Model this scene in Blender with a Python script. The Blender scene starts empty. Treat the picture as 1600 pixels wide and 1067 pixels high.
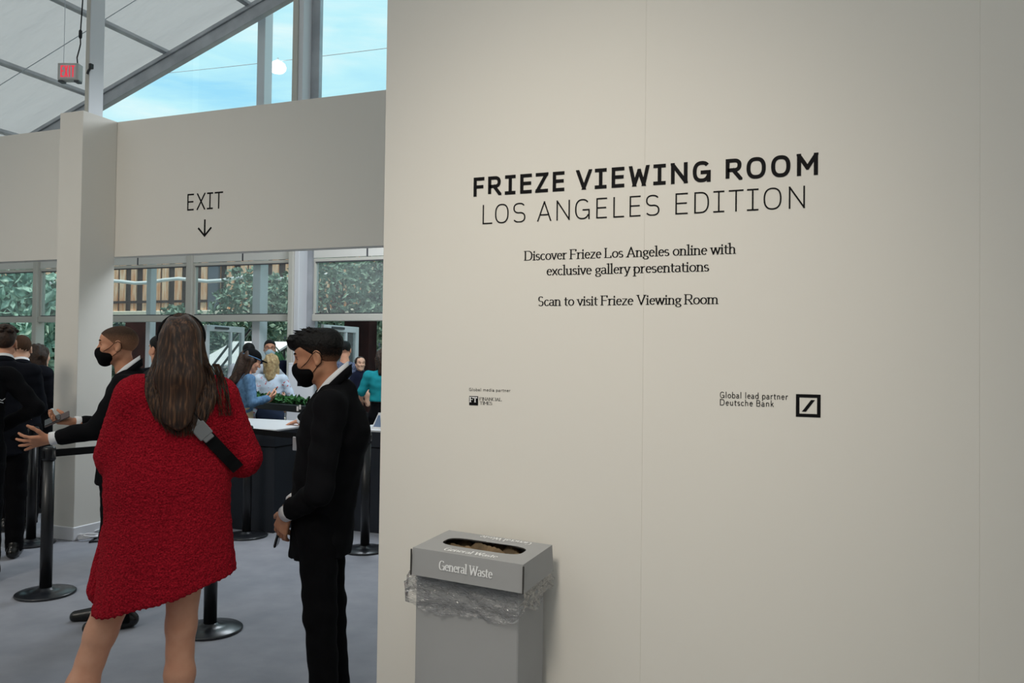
import bpy, math, random
import numpy as np
from mathutils import Matrix, Vector

C = bpy.context.scene.collection
sc = bpy.context.scene
random.seed(7)
RNG = np.random.default_rng(7)
PI = math.pi

# ------------------------------------------------------------------ camera
YAW, PITCH, ROLL, EYE = 0.361130695, 0.0197385689, 0.0128557183, 1.6
fw = Vector((-math.sin(YAW) * math.cos(PITCH), math.cos(YAW) * math.cos(PITCH), math.sin(PITCH)))
rt = fw.cross(Vector((0, 0, 1))).normalized()
up = rt.cross(fw)
rt, up = math.cos(ROLL) * rt + math.sin(ROLL) * up, -math.sin(ROLL) * rt + math.cos(ROLL) * up
cam_data = bpy.data.cameras.new('camera')
cam_data.sensor_width = 36.0
cam_data.lens = 1250.0 / 1600.0 * 36.0
cam_data.clip_start = 0.05
cam_data.clip_end = 300.0
cam = bpy.data.objects.new('camera', cam_data)
C.objects.link(cam)
m3 = Matrix((rt, up, -fw)).transposed()
cam.matrix_world = Matrix.Translation((0, 0, EYE)) @ m3.to_4x4()
sc.camera = cam

# ------------------------------------------------------------------ view
sc.view_settings.view_transform = 'Standard'
sc.view_settings.look = 'None'
sc.view_settings.gamma = 1.0
sc.view_settings.use_curve_mapping = False
sc.view_settings.exposure = 0.0


def lin(c):
    return tuple((v / 12.92 if v <= 0.04045 else ((v + 0.055) / 1.055) ** 2.4) for v in c)


def rgb(r, g, b):
    return lin((r / 255.0, g / 255.0, b / 255.0)) + (1.0,)


# ------------------------------------------------------------------ sky
def make_world():
    w = bpy.data.worlds.new('sky')
    sc.world = w
    w.use_nodes = True
    nt = w.node_tree
    N, L = nt.nodes, nt.links
    N.clear()
    out = N.new('ShaderNodeOutputWorld')
    bg = N.new('ShaderNodeBackground')
    tc = N.new('ShaderNodeTexCoord')
    mp = N.new('ShaderNodeMapping')
    mp.inputs['Rotation'].default_value = (0.0, math.radians(14), math.radians(35))
    mp.inputs['Scale'].default_value = (2.2, 2.2, 15.0)
    nz = N.new('ShaderNodeTexNoise')
    nz.inputs['Scale'].default_value = 1.5
    nz.inputs['Detail'].default_value = 7.0
    nz.inputs['Roughness'].default_value = 0.55
    nz.inputs['Distortion'].default_value = 0.6
    cr = N.new('ShaderNodeValToRGB')
    e = cr.color_ramp.elements
    e[0].position, e[0].color = 0.26, rgb(160, 226, 253)
    e[1].position, e[1].color = 0.74, rgb(232, 255, 255)
    k = e.new(0.5)
    k.color = rgb(194, 245, 254)
    L.new(tc.outputs['Generated'], mp.inputs['Vector'])
    L.new(mp.outputs['Vector'], nz.inputs['Vector'])
    L.new(nz.outputs['Fac'], cr.inputs['Fac'])
    L.new(cr.outputs['Color'], bg.inputs['Color'])
    bg.inputs['Strength'].default_value = 1.0
    L.new(bg.outputs['Background'], out.inputs['Surface'])


make_world()


def add_light(name, kind, loc, target, energy, color, **kw):
    d = bpy.data.lights.new(name, kind)
    d.energy = energy
    d.color = color
    for k_, v_ in kw.items():
        setattr(d, k_, v_)
    o = bpy.data.objects.new(name, d)
    C.objects.link(o)
    o.location = loc
    o.rotation_euler = (Vector(target) - Vector(loc)).to_track_quat('-Z', 'Y').to_euler()
    return o


# the sun, high and behind the hall, a little to the left
add_light('sun', 'SUN', (0, 0, 30), (8, 9, 0), 3.4, (1.0, 0.93, 0.82), angle=0.01)
# unseen area lamps added under the roof to brighten the hall
for lx in (-8.5, -3.5, 1.5):
    for ly in (-4.5, 0.8):
        add_light('hall_fill', 'AREA', (lx, ly, 5.2), (lx, ly, 0), 22, (1.0, 0.955, 0.89), shape='RECTANGLE', size=2.4, size_y=0.8)
# cool lamp added behind the header, standing in for window daylight
add_light('desk_fill', 'AREA', (-4.3, 7.3, 4.25), (-4.6, 7.0, 0), 115, (0.86, 0.93, 1.0), shape='RECTANGLE', size=2.4, size_y=1.0)
# gallery spots hung from the roof, washing the lettering wall
add_light('wall_spot', 'SPOT', (-0.85, -0.7, 4.1), (-0.78, 2.7, 1.50), 360, (1.0, 0.925, 0.81),
          spot_size=math.radians(46), spot_blend=1.0, shadow_soft_size=0.45)
add_light('hall_spot', 'SPOT', (-5.0, -1.0, 4.8), (-5.8, 5.2, 1.1), 360, (1.0, 0.92, 0.80),
          spot_size=math.radians(62), spot_blend=1.0, shadow_soft_size=0.7)


# ------------------------------------------------------------------ helpers
def tag(o, label=None, cat=None, group=None, kind=None):
    if label:
        o['label'] = label
    if cat:
        o['category'] = cat
    if group:
        o['group'] = group
    if kind:
        o['kind'] = kind
    return o


def empty(name, loc=(0, 0, 0), rotz=0.0):
    o = bpy.data.objects.new(name, None)
    o.empty_display_size = 0.1
    C.objects.link(o)
    o.location = loc
    o.rotation_euler = (0, 0, rotz)
    return o


def link_mesh(name, verts, faces, mat, parent=None, smooth=False):
    me = bpy.data.meshes.new(name)
    me.from_pydata([tuple(v) for v in verts], [], [tuple(f) for f in faces])
    me.update()
    if smooth:
        me.polygons.foreach_set('use_smooth', [True] * len(me.polygons))
    if isinstance(mat, (list, tuple)):
        for m in mat:
            me.materials.append(m)
    else:
        me.materials.append(mat)
    o = bpy.data.objects.new(name, me)
    C.objects.link(o)
    if parent is not None:
        o.parent = parent
    return o


def copy_tree(o, parent=None):
    c = o.copy()
    C.objects.link(c)
    if parent is not None:
        c.parent = parent
    for ch in list(o.children):
        copy_tree(ch, c)
    return c


class MB:
    """collects shapes and links them as one mesh object"""

    def __init__(s):
        s.v, s.f = [], []

    def quad(s, a, b, c, d):
        n = len(s.v)
        s.v += [tuple(a), tuple(b), tuple(c), tuple(d)]
        s.f.append((n, n + 1, n + 2, n + 3))

    def poly(s, pts):
        n = len(s.v)
        s.v += [tuple(p) for p in pts]
        s.f.append(tuple(range(n, n + len(pts))))

    def box(s, lo, hi, bev=0.0, R=None, T=None):
        x0, y0, z0 = lo
        x1, y1, z1 = hi
        b = min(bev, (x1 - x0) / 2.01, (y1 - y0) / 2.01, (z1 - z0) / 2.01)
        n = len(s.v)
        if b <= 0:
            P = [(x0, y0, z0), (x1, y0, z0), (x1, y1, z0), (x0, y1, z0), (x0, y0, z1), (x1, y0, z1), (x1, y1, z1), (x0, y1, z1)]
            F = [(0, 3, 2, 1), (4, 5, 6, 7), (0, 1, 5, 4), (1, 2, 6, 5), (2, 3, 7, 6), (3, 0, 4, 7)]
        else:
            P, idx = [], {}
            for ix, (xs, xo) in enumerate(((x0, b), (x1, -b))):
                for iy, (ys, yo) in enumerate(((y0, b), (y1, -b))):
                    for iz, (zs, zo) in enumerate(((z0, b), (z1, -b))):
                        for ax in range(3):
                            p = [xs + xo, ys + yo, zs + zo]
                            p[ax] = (xs, ys, zs)[ax]
                            idx[(ix, iy, iz, ax)] = len(P)
                            P.append(tuple(p))
            F = []
            q = idx
            for ix in (0, 1):
                f = [q[(ix, 0, 0, 0)], q[(ix, 1, 0, 0)], q[(ix, 1, 1, 0)], q[(ix, 0, 1, 0)]]
                F.append(f if ix else f[::-1])
            for iy in (0, 1):
                f = [q[(0, iy, 0, 1)], q[(0, iy, 1, 1)], q[(1, iy, 1, 1)], q[(1, iy, 0, 1)]]
                F.append(f if iy else f[::-1])
            for iz in (0, 1):
                f = [q[(0, 0, iz, 2)], q[(1, 0, iz, 2)], q[(1, 1, iz, 2)], q[(0, 1, iz, 2)]]
                F.append(f if iz else f[::-1])
            for a in (0, 1):
                for c in (0, 1):
                    F.append([q[(a, c, 0, 0)], q[(a, c, 0, 1)], q[(a, c, 1, 1)], q[(a, c, 1, 0)]])
                    F.append([q[(a, 0, c, 0)], q[(a, 0, c, 2)], q[(a, 1, c, 2)], q[(a, 1, c, 0)]])
                    F.append([q[(0, a, c, 1)], q[(0, a, c, 2)], q[(1, a, c, 2)], q[(1, a, c, 1)]])
            for ix in (0, 1):
                for iy in (0, 1):
                    for iz in (0, 1):
                        F.append([q[(ix, iy, iz, 0)], q[(ix, iy, iz, 1)], q[(ix, iy, iz, 2)]])
        for p in P:
            p = Vector(p)
            if R is not None:
                p = R @ p
            if T is not None:
                p = p + Vector(T)
            s.v.append(tuple(p))
        s.f += [tuple(n + i for i in f) for f in F]

    def tube(s, pts, r, seg=10, cap=True, sq=1.0):
        pts = [Vector(p) for p in pts]
        rs = r if isinstance(r, (list, tuple)) else [r] * len(pts)
        n0 = len(s.v)
        prev = None
        for i, p in enumerate(pts):
            t = (pts[min(i + 1, len(pts) - 1)] - pts[max(i - 1, 0)]).normalized()
            if prev is None:
                a = Vector((0, 0, 1)) if abs(t.z) < 0.9 else Vector((1, 0, 0))
                u = t.cross(a).normalized()
            else:
                u = (prev - t * prev.dot(t)).normalized()
            prev = u
            w = t.cross(u)
            for k in range(seg):
                an = 2 * PI * k / seg
                s.v.append(tuple(p + (u * math.cos(an) + w * math.sin(an) * sq) * rs[i]))
        for i in range(len(pts) - 1):
            for k in range(seg):
                a = n0 + i * seg + k
                b = n0 + i * seg + (k + 1) % seg
                s.f.append((a, b, b + seg, a + seg))
        if cap:
            s.f.append(tuple(n0 + k for k in range(seg))[::-1])
            e = n0 + (len(pts) - 1) * seg
            s.f.append(tuple(e + k for k in range(seg)))

    def lathe(s, prof, c=(0, 0, 0), seg=40):
        n0 = len(s.v)
        for (r, z) in prof:
            for k in range(seg):
                a = 2 * PI * k / seg
                s.v.append((c[0] + r * math.cos(a), c[1] + r * math.sin(a), c[2] + z))
        for i in range(len(prof) - 1):
            for k in range(seg):
                a = n0 + i * seg + k
                b = n0 + i * seg + (k + 1) % seg
                s.f.append((a, b, b + seg, a + seg))
        s.f.append(tuple(n0 + k for k in range(seg))[::-1])
        e = n0 + (len(prof) - 1) * seg
        s.f.append(tuple(e + k for k in range(seg)))

    def build(s, name, mat, parent=None, smooth=False):
        return link_mesh(name, s.v, s.f, mat, parent, smooth)


def struct(name, mb, mat, parent=None, smooth=False):
    o = mb.build(name, mat, parent, smooth)
    if parent is None:
        o['kind'] = 'structure'
    return o


# ------------------------------------------------------------------ materials
def mat(name, col, rough=0.6, spec=0.3, metal=0.0, noise=None, bump=None, sheen=0.0, coords='Object'):
    """noise = (scale, other colour, detail); bump = (scale, strength, distance)"""
    m = bpy.data.materials.new(name)
    m.use_nodes = True
    nt = m.node_tree
    b = nt.nodes['Principled BSDF']
    b.inputs['Base Color'].default_value = col
    b.inputs['Roughness'].default_value = rough
    b.inputs['Specular IOR Level'].default_value = spec
    b.inputs['Metallic'].default_value = metal
    if sheen:
        b.inputs['Sheen Weight'].default_value = sheen
    tc = None
    if noise or bump:
        tc = nt.nodes.new('ShaderNodeTexCoord')
    if noise:
        nz = nt.nodes.new('ShaderNodeTexNoise')
        nz.inputs['Scale'].default_value = noise[0]
        nz.inputs['Detail'].default_value = noise[2] if len(noise) > 2 else 4.0
        rp = nt.nodes.new('ShaderNodeMapRange')
        rp.inputs['From Min'].default_value = 0.32
        rp.inputs['From Max'].default_value = 0.68
        mx = nt.nodes.new('ShaderNodeMix')
        mx.data_type = 'RGBA'
        mx.inputs[6].default_value = col
        mx.inputs[7].default_value = noise[1]
        nt.links.new(tc.outputs[coords], nz.inputs['Vector'])
        nt.links.new(nz.outputs['Fac'], rp.inputs['Value'])
        nt.links.new(rp.outputs['Result'], mx.inputs[0])
        nt.links.new(mx.outputs[2], b.inputs['Base Color'])
    if bump:
        n2 = nt.nodes.new('ShaderNodeTexNoise')
        n2.inputs['Scale'].default_value = bump[0]
        n2.inputs['Detail'].default_value = 3.0
        bp = nt.nodes.new('ShaderNodeBump')
        bp.inputs['Strength'].default_value = bump[1]
        bp.inputs['Distance'].default_value = bump[2]
        nt.links.new(tc.outputs[coords], n2.inputs['Vector'])
        nt.links.new(n2.outputs['Fac'], bp.inputs['Height'])
        nt.links.new(bp.outputs['Normal'], b.inputs['Normal'])
    return m


def membrane_mat():
    """white roof fabric that lets part of the daylight through"""
    m = bpy.data.materials.new('roof_fabric')
    m.use_nodes = True
    nt = m.node_tree
    N, L = nt.nodes, nt.links
    N.clear()
    out = N.new('ShaderNodeOutputMaterial')
    df = N.new('ShaderNodeBsdfDiffuse')
    tr = N.new('ShaderNodeBsdfTranslucent')
    mx = N.new('ShaderNodeMixShader')
    df.inputs['Color'].default_value = rgb(204, 213, 224)
    tr.inputs['Color'].default_value = (0.42, 0.388, 0.388, 1)
    mx.inputs['Fac'].default_value = 0.5
    tc = N.new('ShaderNodeTexCoord')
    mp = N.new('ShaderNodeMapping')
    mp.inputs['Scale'].default_value = (0.6, 2.2, 0.6)
    nz = N.new('ShaderNodeTexNoise')
    nz.inputs['Scale'].default_value = 1.3
    nz.inputs['Detail'].default_value = 3
    bp = N.new('ShaderNodeBump')
    bp.inputs['Strength'].default_value = 0.5
    bp.inputs['Distance'].default_value = 0.15
    L.new(tc.outputs['Object'], mp.inputs['Vector'])
    L.new(mp.outputs['Vector'], nz.inputs['Vector'])
    L.new(nz.outputs['Fac'], bp.inputs['Height'])
    L.new(bp.outputs['Normal'], df.inputs['Normal'])
    L.new(bp.outputs['Normal'], tr.inputs['Normal'])
    L.new(df.outputs[0], mx.inputs[1])
    L.new(tr.outputs[0], mx.inputs[2])
    L.new(mx.outputs[0], out.inputs['Surface'])
    return m


def glass_mat(name, tint, refl=0.06, refl_haze=0.0):
    m = bpy.data.materials.new(name)
    m.use_nodes = True
    nt = m.node_tree
    N, L = nt.nodes, nt.links
    N.clear()
    out = N.new('ShaderNodeOutputMaterial')
    tp = N.new('ShaderNodeBsdfTransparent')
    tp.inputs['Color'].default_value = tint
    gl = N.new('ShaderNodeBsdfGlossy')
    gl.inputs['Roughness'].default_value = 0.03
    fr = N.new('ShaderNodeLayerWeight')
    fr.inputs['Blend'].default_value = 0.12
    mul = N.new('ShaderNodeMath')
    mul.operation = 'MULTIPLY_ADD'
    mul.inputs[1].default_value = 0.5
    mul.inputs[2].default_value = refl
    mx = N.new('ShaderNodeMixShader')
    L.new(fr.outputs['Fresnel'], mul.inputs[0])
    L.new(mul.outputs[0], mx.inputs['Fac'])
    L.new(tp.outputs[0], mx.inputs[1])
    L.new(gl.outputs[0], mx.inputs[2])
    last = mx
    if refl_haze > 0:  # pale diffuse layer puts reflected haze into the glass colour
        df = N.new('ShaderNodeBsdfDiffuse')
        df.inputs['Color'].default_value = (0.8, 0.82, 0.84, 1)
        m2 = N.new('ShaderNodeMixShader')
        m2.inputs['Fac'].default_value = refl_haze
        L.new(mx.outputs[0], m2.inputs[1])
        L.new(df.outputs[0], m2.inputs[2])
        last = m2
    L.new(last.outputs[0], out.inputs['Surface'])
    return m


def plastic_film_mat():
    """clear crinkled liner: mostly see-through, with glossy creases"""
    m = bpy.data.materials.new('clear_liner')
    m.use_nodes = True
    nt = m.node_tree
    N, L = nt.nodes, nt.links
    N.clear()
    out = N.new('ShaderNodeOutputMaterial')
    tp = N.new('ShaderNodeBsdfTransparent')
    tp.inputs['Color'].default_value = (0.93, 0.93, 0.93, 1)
    gl = N.new('ShaderNodeBsdfGlossy')
    gl.inputs['Roughness'].default_value = 0.16
    df = N.new('ShaderNodeBsdfDiffuse')
    df.inputs['Color'].default_value = (0.8, 0.8, 0.8, 1)
    tc = N.new('ShaderNodeTexCoord')
    mp = N.new('ShaderNodeMapping')
    mp.inputs['Scale'].default_value = (1.0, 1.0, 2.6)
    mp.inputs['Rotation'].default_value = (0.0, 0.35, 0.0)
    nz = N.new('ShaderNodeTexNoise')
    nz.inputs['Scale'].default_value = 26
    nz.inputs['Detail'].default_value = 3
    nz.inputs['Distortion'].default_value = 1.2
    bp = N.new('ShaderNodeBump')
    bp.inputs['Strength'].default_value = 1.0
    bp.inputs['Distance'].default_value = 0.02
    L.new(tc.outputs['Object'], mp.inputs['Vector'])
    L.new(mp.outputs['Vector'], nz.inputs['Vector'])
    L.new(nz.outputs['Fac'], bp.inputs['Height'])
    L.new(bp.outputs['Normal'], gl.inputs['Normal'])
    lw = N.new('ShaderNodeLayerWeight')
    lw.inputs['Blend'].default_value = 0.35
    L.new(bp.outputs['Normal'], lw.inputs['Normal'])
    mx = N.new('ShaderNodeMixShader')
    mx2 = N.new('ShaderNodeMixShader')
    mx2.inputs['Fac'].default_value = 0.06
    ad = N.new('ShaderNodeMath')
    ad.operation = 'MULTIPLY_ADD'
    ad.inputs[1].default_value = 0.75
    ad.inputs[2].default_value = 0.10
    L.new(lw.outputs['Facing'], ad.inputs[0])
    L.new(ad.outputs[0], mx.inputs['Fac'])
    L.new(tp.outputs[0], mx.inputs[1])
    L.new(gl.outputs[0], mx.inputs[2])
    L.new(mx.outputs[0], mx2.inputs[1])
    L.new(df.outputs[0], mx2.inputs[2])
    L.new(mx2.outputs[0], out.inputs['Surface'])
    return m


def emit_mat(name, col, strength):
    m = bpy.data.materials.new(name)
    m.use_nodes = True
    nt = m.node_tree
    b = nt.nodes['Principled BSDF']
    b.inputs['Base Color'].default_value = col
    b.inputs['Emission Color'].default_value = col
    b.inputs['Emission Strength'].default_value = strength
    return m


def two_tone(name, a, b_, scale, rough=0.8, stretch=(1, 1, 1), lo=0.45, hi=0.55, detail=3.0):
    m = bpy.data.materials.new(name)
    m.use_nodes = True
    nt = m.node_tree
    bs = nt.nodes['Principled BSDF']
    bs.inputs['Roughness'].default_value = rough
    bs.inputs['Specular IOR Level'].default_value = 0.2
    tc = nt.nodes.new('ShaderNodeTexCoord')
    mp = nt.nodes.new('ShaderNodeMapping')
    mp.inputs['Scale'].default_value = stretch
    nz = nt.nodes.new('ShaderNodeTexNoise')
    nz.inputs['Scale'].default_value = scale
    nz.inputs['Detail'].default_value = detail
    cr = nt.nodes.new('ShaderNodeValToRGB')
    cr.color_ramp.elements[0].position = lo
    cr.color_ramp.elements[0].color = a
    cr.color_ramp.elements[1].position = hi
    cr.color_ramp.elements[1].color = b_
    nt.links.new(tc.outputs['Object'], mp.inputs['Vector'])
    nt.links.new(mp.outputs['Vector'], nz.inputs['Vector'])
    nt.links.new(nz.outputs['Fac'], cr.inputs['Fac'])
    nt.links.new(cr.outputs['Color'], bs.inputs['Base Color'])
    return m


def fade_mat(name, dark, skin, z0, z1):
    """clipped hair that thins out towards the ears and the nape"""
    m = bpy.data.materials.new(name)
    m.use_nodes = True
    nt = m.node_tree
    N, L = nt.nodes, nt.links
    b = N['Principled BSDF']
    b.inputs['Roughness'].default_value = 0.75
    b.inputs['Specular IOR Level'].default_value = 0.15
    tc = N.new('ShaderNodeTexCoord')
    sp = N.new('ShaderNodeSeparateXYZ')
    mr = N.new('ShaderNodeMapRange')
    mr.inputs['From Min'].default_value = z0
    mr.inputs['From Max'].default_value = z1
    nz = N.new('ShaderNodeTexNoise')
    nz.inputs['Scale'].default_value = 160
    ad = N.new('ShaderNodeMath')
    ad.operation = 'MULTIPLY_ADD'
    ad.inputs[1].default_value = 0.35
    sb = N.new('ShaderNodeMath')
    sb.operation = 'SUBTRACT'
    sb.inputs[1].default_value = 0.17
    sb.use_clamp = True
    mx = N.new('ShaderNodeMix')
    mx.data_type = 'RGBA'
    mx.inputs[6].default_value = skin
    mx.inputs[7].default_value = dark
    L.new(tc.outputs['Object'], sp.inputs[0])
    L.new(sp.outputs['Z'], mr.inputs['Value'])
    L.new(tc.outputs['Object'], nz.inputs['Vector'])
    L.new(nz.outputs['Fac'], ad.inputs[0])
    L.new(mr.outputs['Result'], ad.inputs[2])
    L.new(ad.outputs[0], sb.inputs[0])
    L.new(sb.outputs[0], mx.inputs[0])
    L.new(mx.outputs[2], b.inputs['Base Color'])
    return m


M = {}
M['wall'] = mat('painted_wall', rgb(231, 227, 218), 0.75, 0.2, noise=(0.8, rgb(228, 224, 216), 2), bump=(60, 0.03, 0.002))
M['header'] = mat('painted_header', rgb(229, 225, 217), 0.8, 0.2)
M['carpet'] = mat('grey_carpet', rgb(158, 159, 167), 0.95, 0.1, noise=(5, rgb(146, 148, 156), 8), bump=(350, 0.5, 0.004))
M['roof'] = membrane_mat()
M['alu'] = mat('aluminium', rgb(190, 192, 196), 0.45, 0.5, metal=0.35, noise=(3, rgb(165, 167, 172), 4))
M['alu_dark'] = mat('aluminium_shadow_gap', rgb(92, 92, 96), 0.5, 0.4, metal=0.3)
M['white_frame'] = mat('white_frame', rgb(225, 225, 228), 0.4, 0.4)
M['cream_frame'] = mat('cream_frame', rgb(206, 202, 192), 0.5, 0.3)
M['panel'] = mat('cream_panel', rgb(224, 221, 214), 0.6, 0.3)
M['gable_glass'] = glass_mat('gable_glass', (0.97, 0.99, 1.0, 1), 0.02)
M['glass'] = glass_mat('window_glass', (0.90, 0.94, 0.94, 1), 0.05, 0.09)
M['ink'] = mat('black_vinyl', rgb(15, 14, 16), 0.6, 0.12)
M['ink_white'] = mat('white_print', rgb(238, 238, 238), 0.5, 0.3)
M['black_metal'] = mat('black_metal', rgb(22, 23, 26), 0.32, 0.5)
M['black_base'] = mat('black_base_plate', rgb(30, 32, 37), 0.28, 0.6)
M['belt'] = mat('black_belt', rgb(14, 14, 16), 0.8, 0.2)
M['counter'] = mat('charcoal_counter', rgb(36, 40, 48), 0.55, 0.3)
M['counter_top'] = mat('pale_counter_top', rgb(205, 206, 208), 0.4, 0.4)
M['card'] = mat('grey_card', rgb(166, 166, 166), 0.85, 0.15, noise=(2.5, rgb(161, 161, 161), 3), bump=(25, 0.05, 0.003))
M['card_dark'] = mat('grey_card_cut_edge', rgb(70, 68, 66), 0.9, 0.1)
M['liner'] = plastic_film_mat()
M['rubbish'] = mat('brown_paper_rubbish', rgb(128, 108, 84), 0.9, 0.1, noise=(14, rgb(90, 78, 62), 4))
M['suit'] = mat('black_suit', rgb(15, 15, 18), 0.88, 0.10, bump=(240, 0.2, 0.002))
M['suit2'] = mat('navy_black_suit', rgb(20, 22, 29), 0.88, 0.10, bump=(240, 0.2, 0.002))
M['trouser'] = mat('black_trouser', rgb(11, 11, 14), 0.9, 0.1, bump=(240, 0.2, 0.002))
M['shirt'] = mat('white_shirt', rgb(236, 236, 238), 0.7, 0.2)
M['shoe'] = mat('black_leather', rgb(16, 15, 15), 0.25, 0.5)
M['mask'] = mat('black_mask', rgb(10, 10, 12), 0.85, 0.1)
M['white_mask'] = mat('pale_blue_mask', rgb(188, 214, 226), 0.8, 0.1)
M['hair_black'] = mat('black_hair', rgb(11, 10, 10), 0.55, 0.22, noise=(40, rgb(22, 19, 18), 3), bump=(90, 0.7, 0.01))
M['hair_fade'] = fade_mat('cropped_hair', rgb(16, 13, 12), rgb(186, 132, 102), 1.530, 1.605)
M['hair_buzz'] = fade_mat('buzz_cut_hair', rgb(66, 50, 40), rgb(180, 130, 100), 1.590, 1.715)
M['hair_crop'] = mat('short_cropped_hair', rgb(66, 50, 40), 0.85, 0.1, noise=(150, rgb(84, 62, 48), 3))
M['hair_brown'] = mat('brown_hair', rgb(66, 46, 34), 0.5, 0.35, noise=(35, rgb(40, 27, 20), 3), bump=(70, 0.7, 0.01))
M['hair_blonde'] = mat('blonde_hair', rgb(196, 172, 128), 0.5, 0.35, noise=(35, rgb(150, 122, 84), 3), bump=(70, 0.6, 0.01))
M['skin_a'] = mat('tan_skin', rgb(208, 150, 118), 0.5, 0.3, noise=(18, rgb(196, 134, 104), 4))
M['skin_b'] = mat('brown_skin', rgb(200, 146, 114), 0.5, 0.3, noise=(18, rgb(186, 128, 98), 4))
M['skin_c'] = mat('warm_skin', rgb(230, 172, 142), 0.5, 0.3, noise=(14, rgb(218, 156, 126), 4))
M['skin_d'] = mat('pale_skin', rgb(222, 176, 150), 0.5, 0.3)
M['brow'] = mat('dark_brow', rgb(26, 20, 18), 0.8, 0.1)
M['eye'] = mat('eye_white', rgb(205, 200, 196), 0.2, 0.5)
M['iris'] = mat('dark_iris', rgb(26, 17, 13), 0.2, 0.5)
M['denim'] = mat('denim', rgb(98, 132, 164), 0.85, 0.1, noise=(30, rgb(74, 104, 136), 4))
M['jeans'] = mat('dark_jeans', rgb(44, 54, 74), 0.85, 0.1)
M['grey_shirt'] = mat('grey_shirt', rgb(188, 194, 202), 0.85, 0.1)
M['floral'] = two_tone('floral_cloth', rgb(206, 220, 236), rgb(196, 92, 96), 28, 0.85, lo=0.60, hi=0.66)
M['navy_print'] = two_tone('navy_print', rgb(70, 80, 106), rgb(112, 120, 144), 60, 0.85)
M['navy'] = mat('navy_cloth', rgb(28, 32, 50), 0.85, 0.1)
M['teal'] = mat('teal_jersey', rgb(34, 142, 150), 0.85, 0.1, noise=(9, rgb(30, 128, 138), 3))
M['beige'] = mat('beige_cloth', rgb(190, 172, 144), 0.85, 0.1)
M['grey_metal'] = mat('grey_buckle', rgb(130, 132, 134), 0.4, 0.4)
M['phone'] = mat('dark_phone', rgb(20, 21, 24), 0.2, 0.5)
M['leather'] = mat('brown_wallet', rgb(84, 72, 72), 0.5, 0.3)
M['steel'] = mat('bright_steel', rgb(205, 208, 212), 0.25, 0.5, metal=0.6)
M['paper'] = mat('white_paper', rgb(240, 240, 242), 0.7, 0.2)
M['bluegrey'] = mat('screen_blue', rgb(120, 140, 170), 0.3, 0.4)
M['cable'] = mat('dark_cable', rgb(30, 30, 33), 0.6, 0.3)
M['wire'] = mat('steel_wire', rgb(188, 194, 202), 0.5, 0.4)
M['sign_case'] = mat('sign_case', rgb(196, 194, 190), 0.5, 0.3)
M['sign_face'] = mat('sign_face', rgb(232, 214, 214), 0.4, 0.3)
M['red_led'] = emit_mat('red_sign_letters', rgb(226, 40, 62), 0.9)
M['reflection_glow'] = emit_mat('reflection_glow', (1.0, 0.99, 0.96, 1), 2.6)
M['paving'] = mat('pale_paving', rgb(198, 194, 188), 0.9, 0.1, noise=(2, rgb(170, 166, 160), 6))
M['wood'] = two_tone('weathered_boards', rgb(214, 138, 86), rgb(244, 214, 188), 2.2, 0.8, stretch=(6, 1, 0.7), lo=0.35, hi=0.65, detail=6)
M['wood_dark'] = mat('dark_timber', rgb(60, 34, 32), 0.7, 0.2, noise=(5, rgb(44, 26, 26), 4))
M['slate'] = mat('slate_panel', rgb(92, 100, 112), 0.8, 0.2)
M['pale_stone'] = mat('pale_ledge', rgb(230, 220, 204), 0.9, 0.1)
M['leaf'] = two_tone('tree_leaves', rgb(84, 112, 94), rgb(176, 200, 180), 7, 0.6, lo=0.35, hi=0.7)
M['leaf_dark'] = two_tone('dark_leaves', rgb(52, 70, 60), rgb(130, 148, 136), 7, 0.6, lo=0.35, hi=0.7)
M['leaf_palm'] = two_tone('palm_leaves', rgb(84, 122, 104), rgb(190, 216, 198), 6, 0.5, lo=0.35, hi=0.7)
M['leaf_big'] = two_tone('banana_leaves', rgb(34, 78, 44), rgb(70, 120, 70), 5, 0.4)
M['bark'] = mat('bark', rgb(70, 58, 50), 0.9, 0.1, noise=(6, rgb(50, 42, 38), 5))


# ------------------------------------------------------------------ lettering: every glyph is drawn from pen strokes
def arc(cx, cy, rx, ry, a0, a1, n=None, p=1.0):
    n = n or max(4, int(abs(a1 - a0) / 11))
    out = []
    for i in range(n + 1):
        a = math.radians(a0 + (a1 - a0) * i / n)
        c, s = math.cos(a), math.sin(a)
        out.append((cx + rx * math.copysign(abs(c) ** p, c), cy + ry * math.copysign(abs(s) ** p, s)))
    return out


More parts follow.
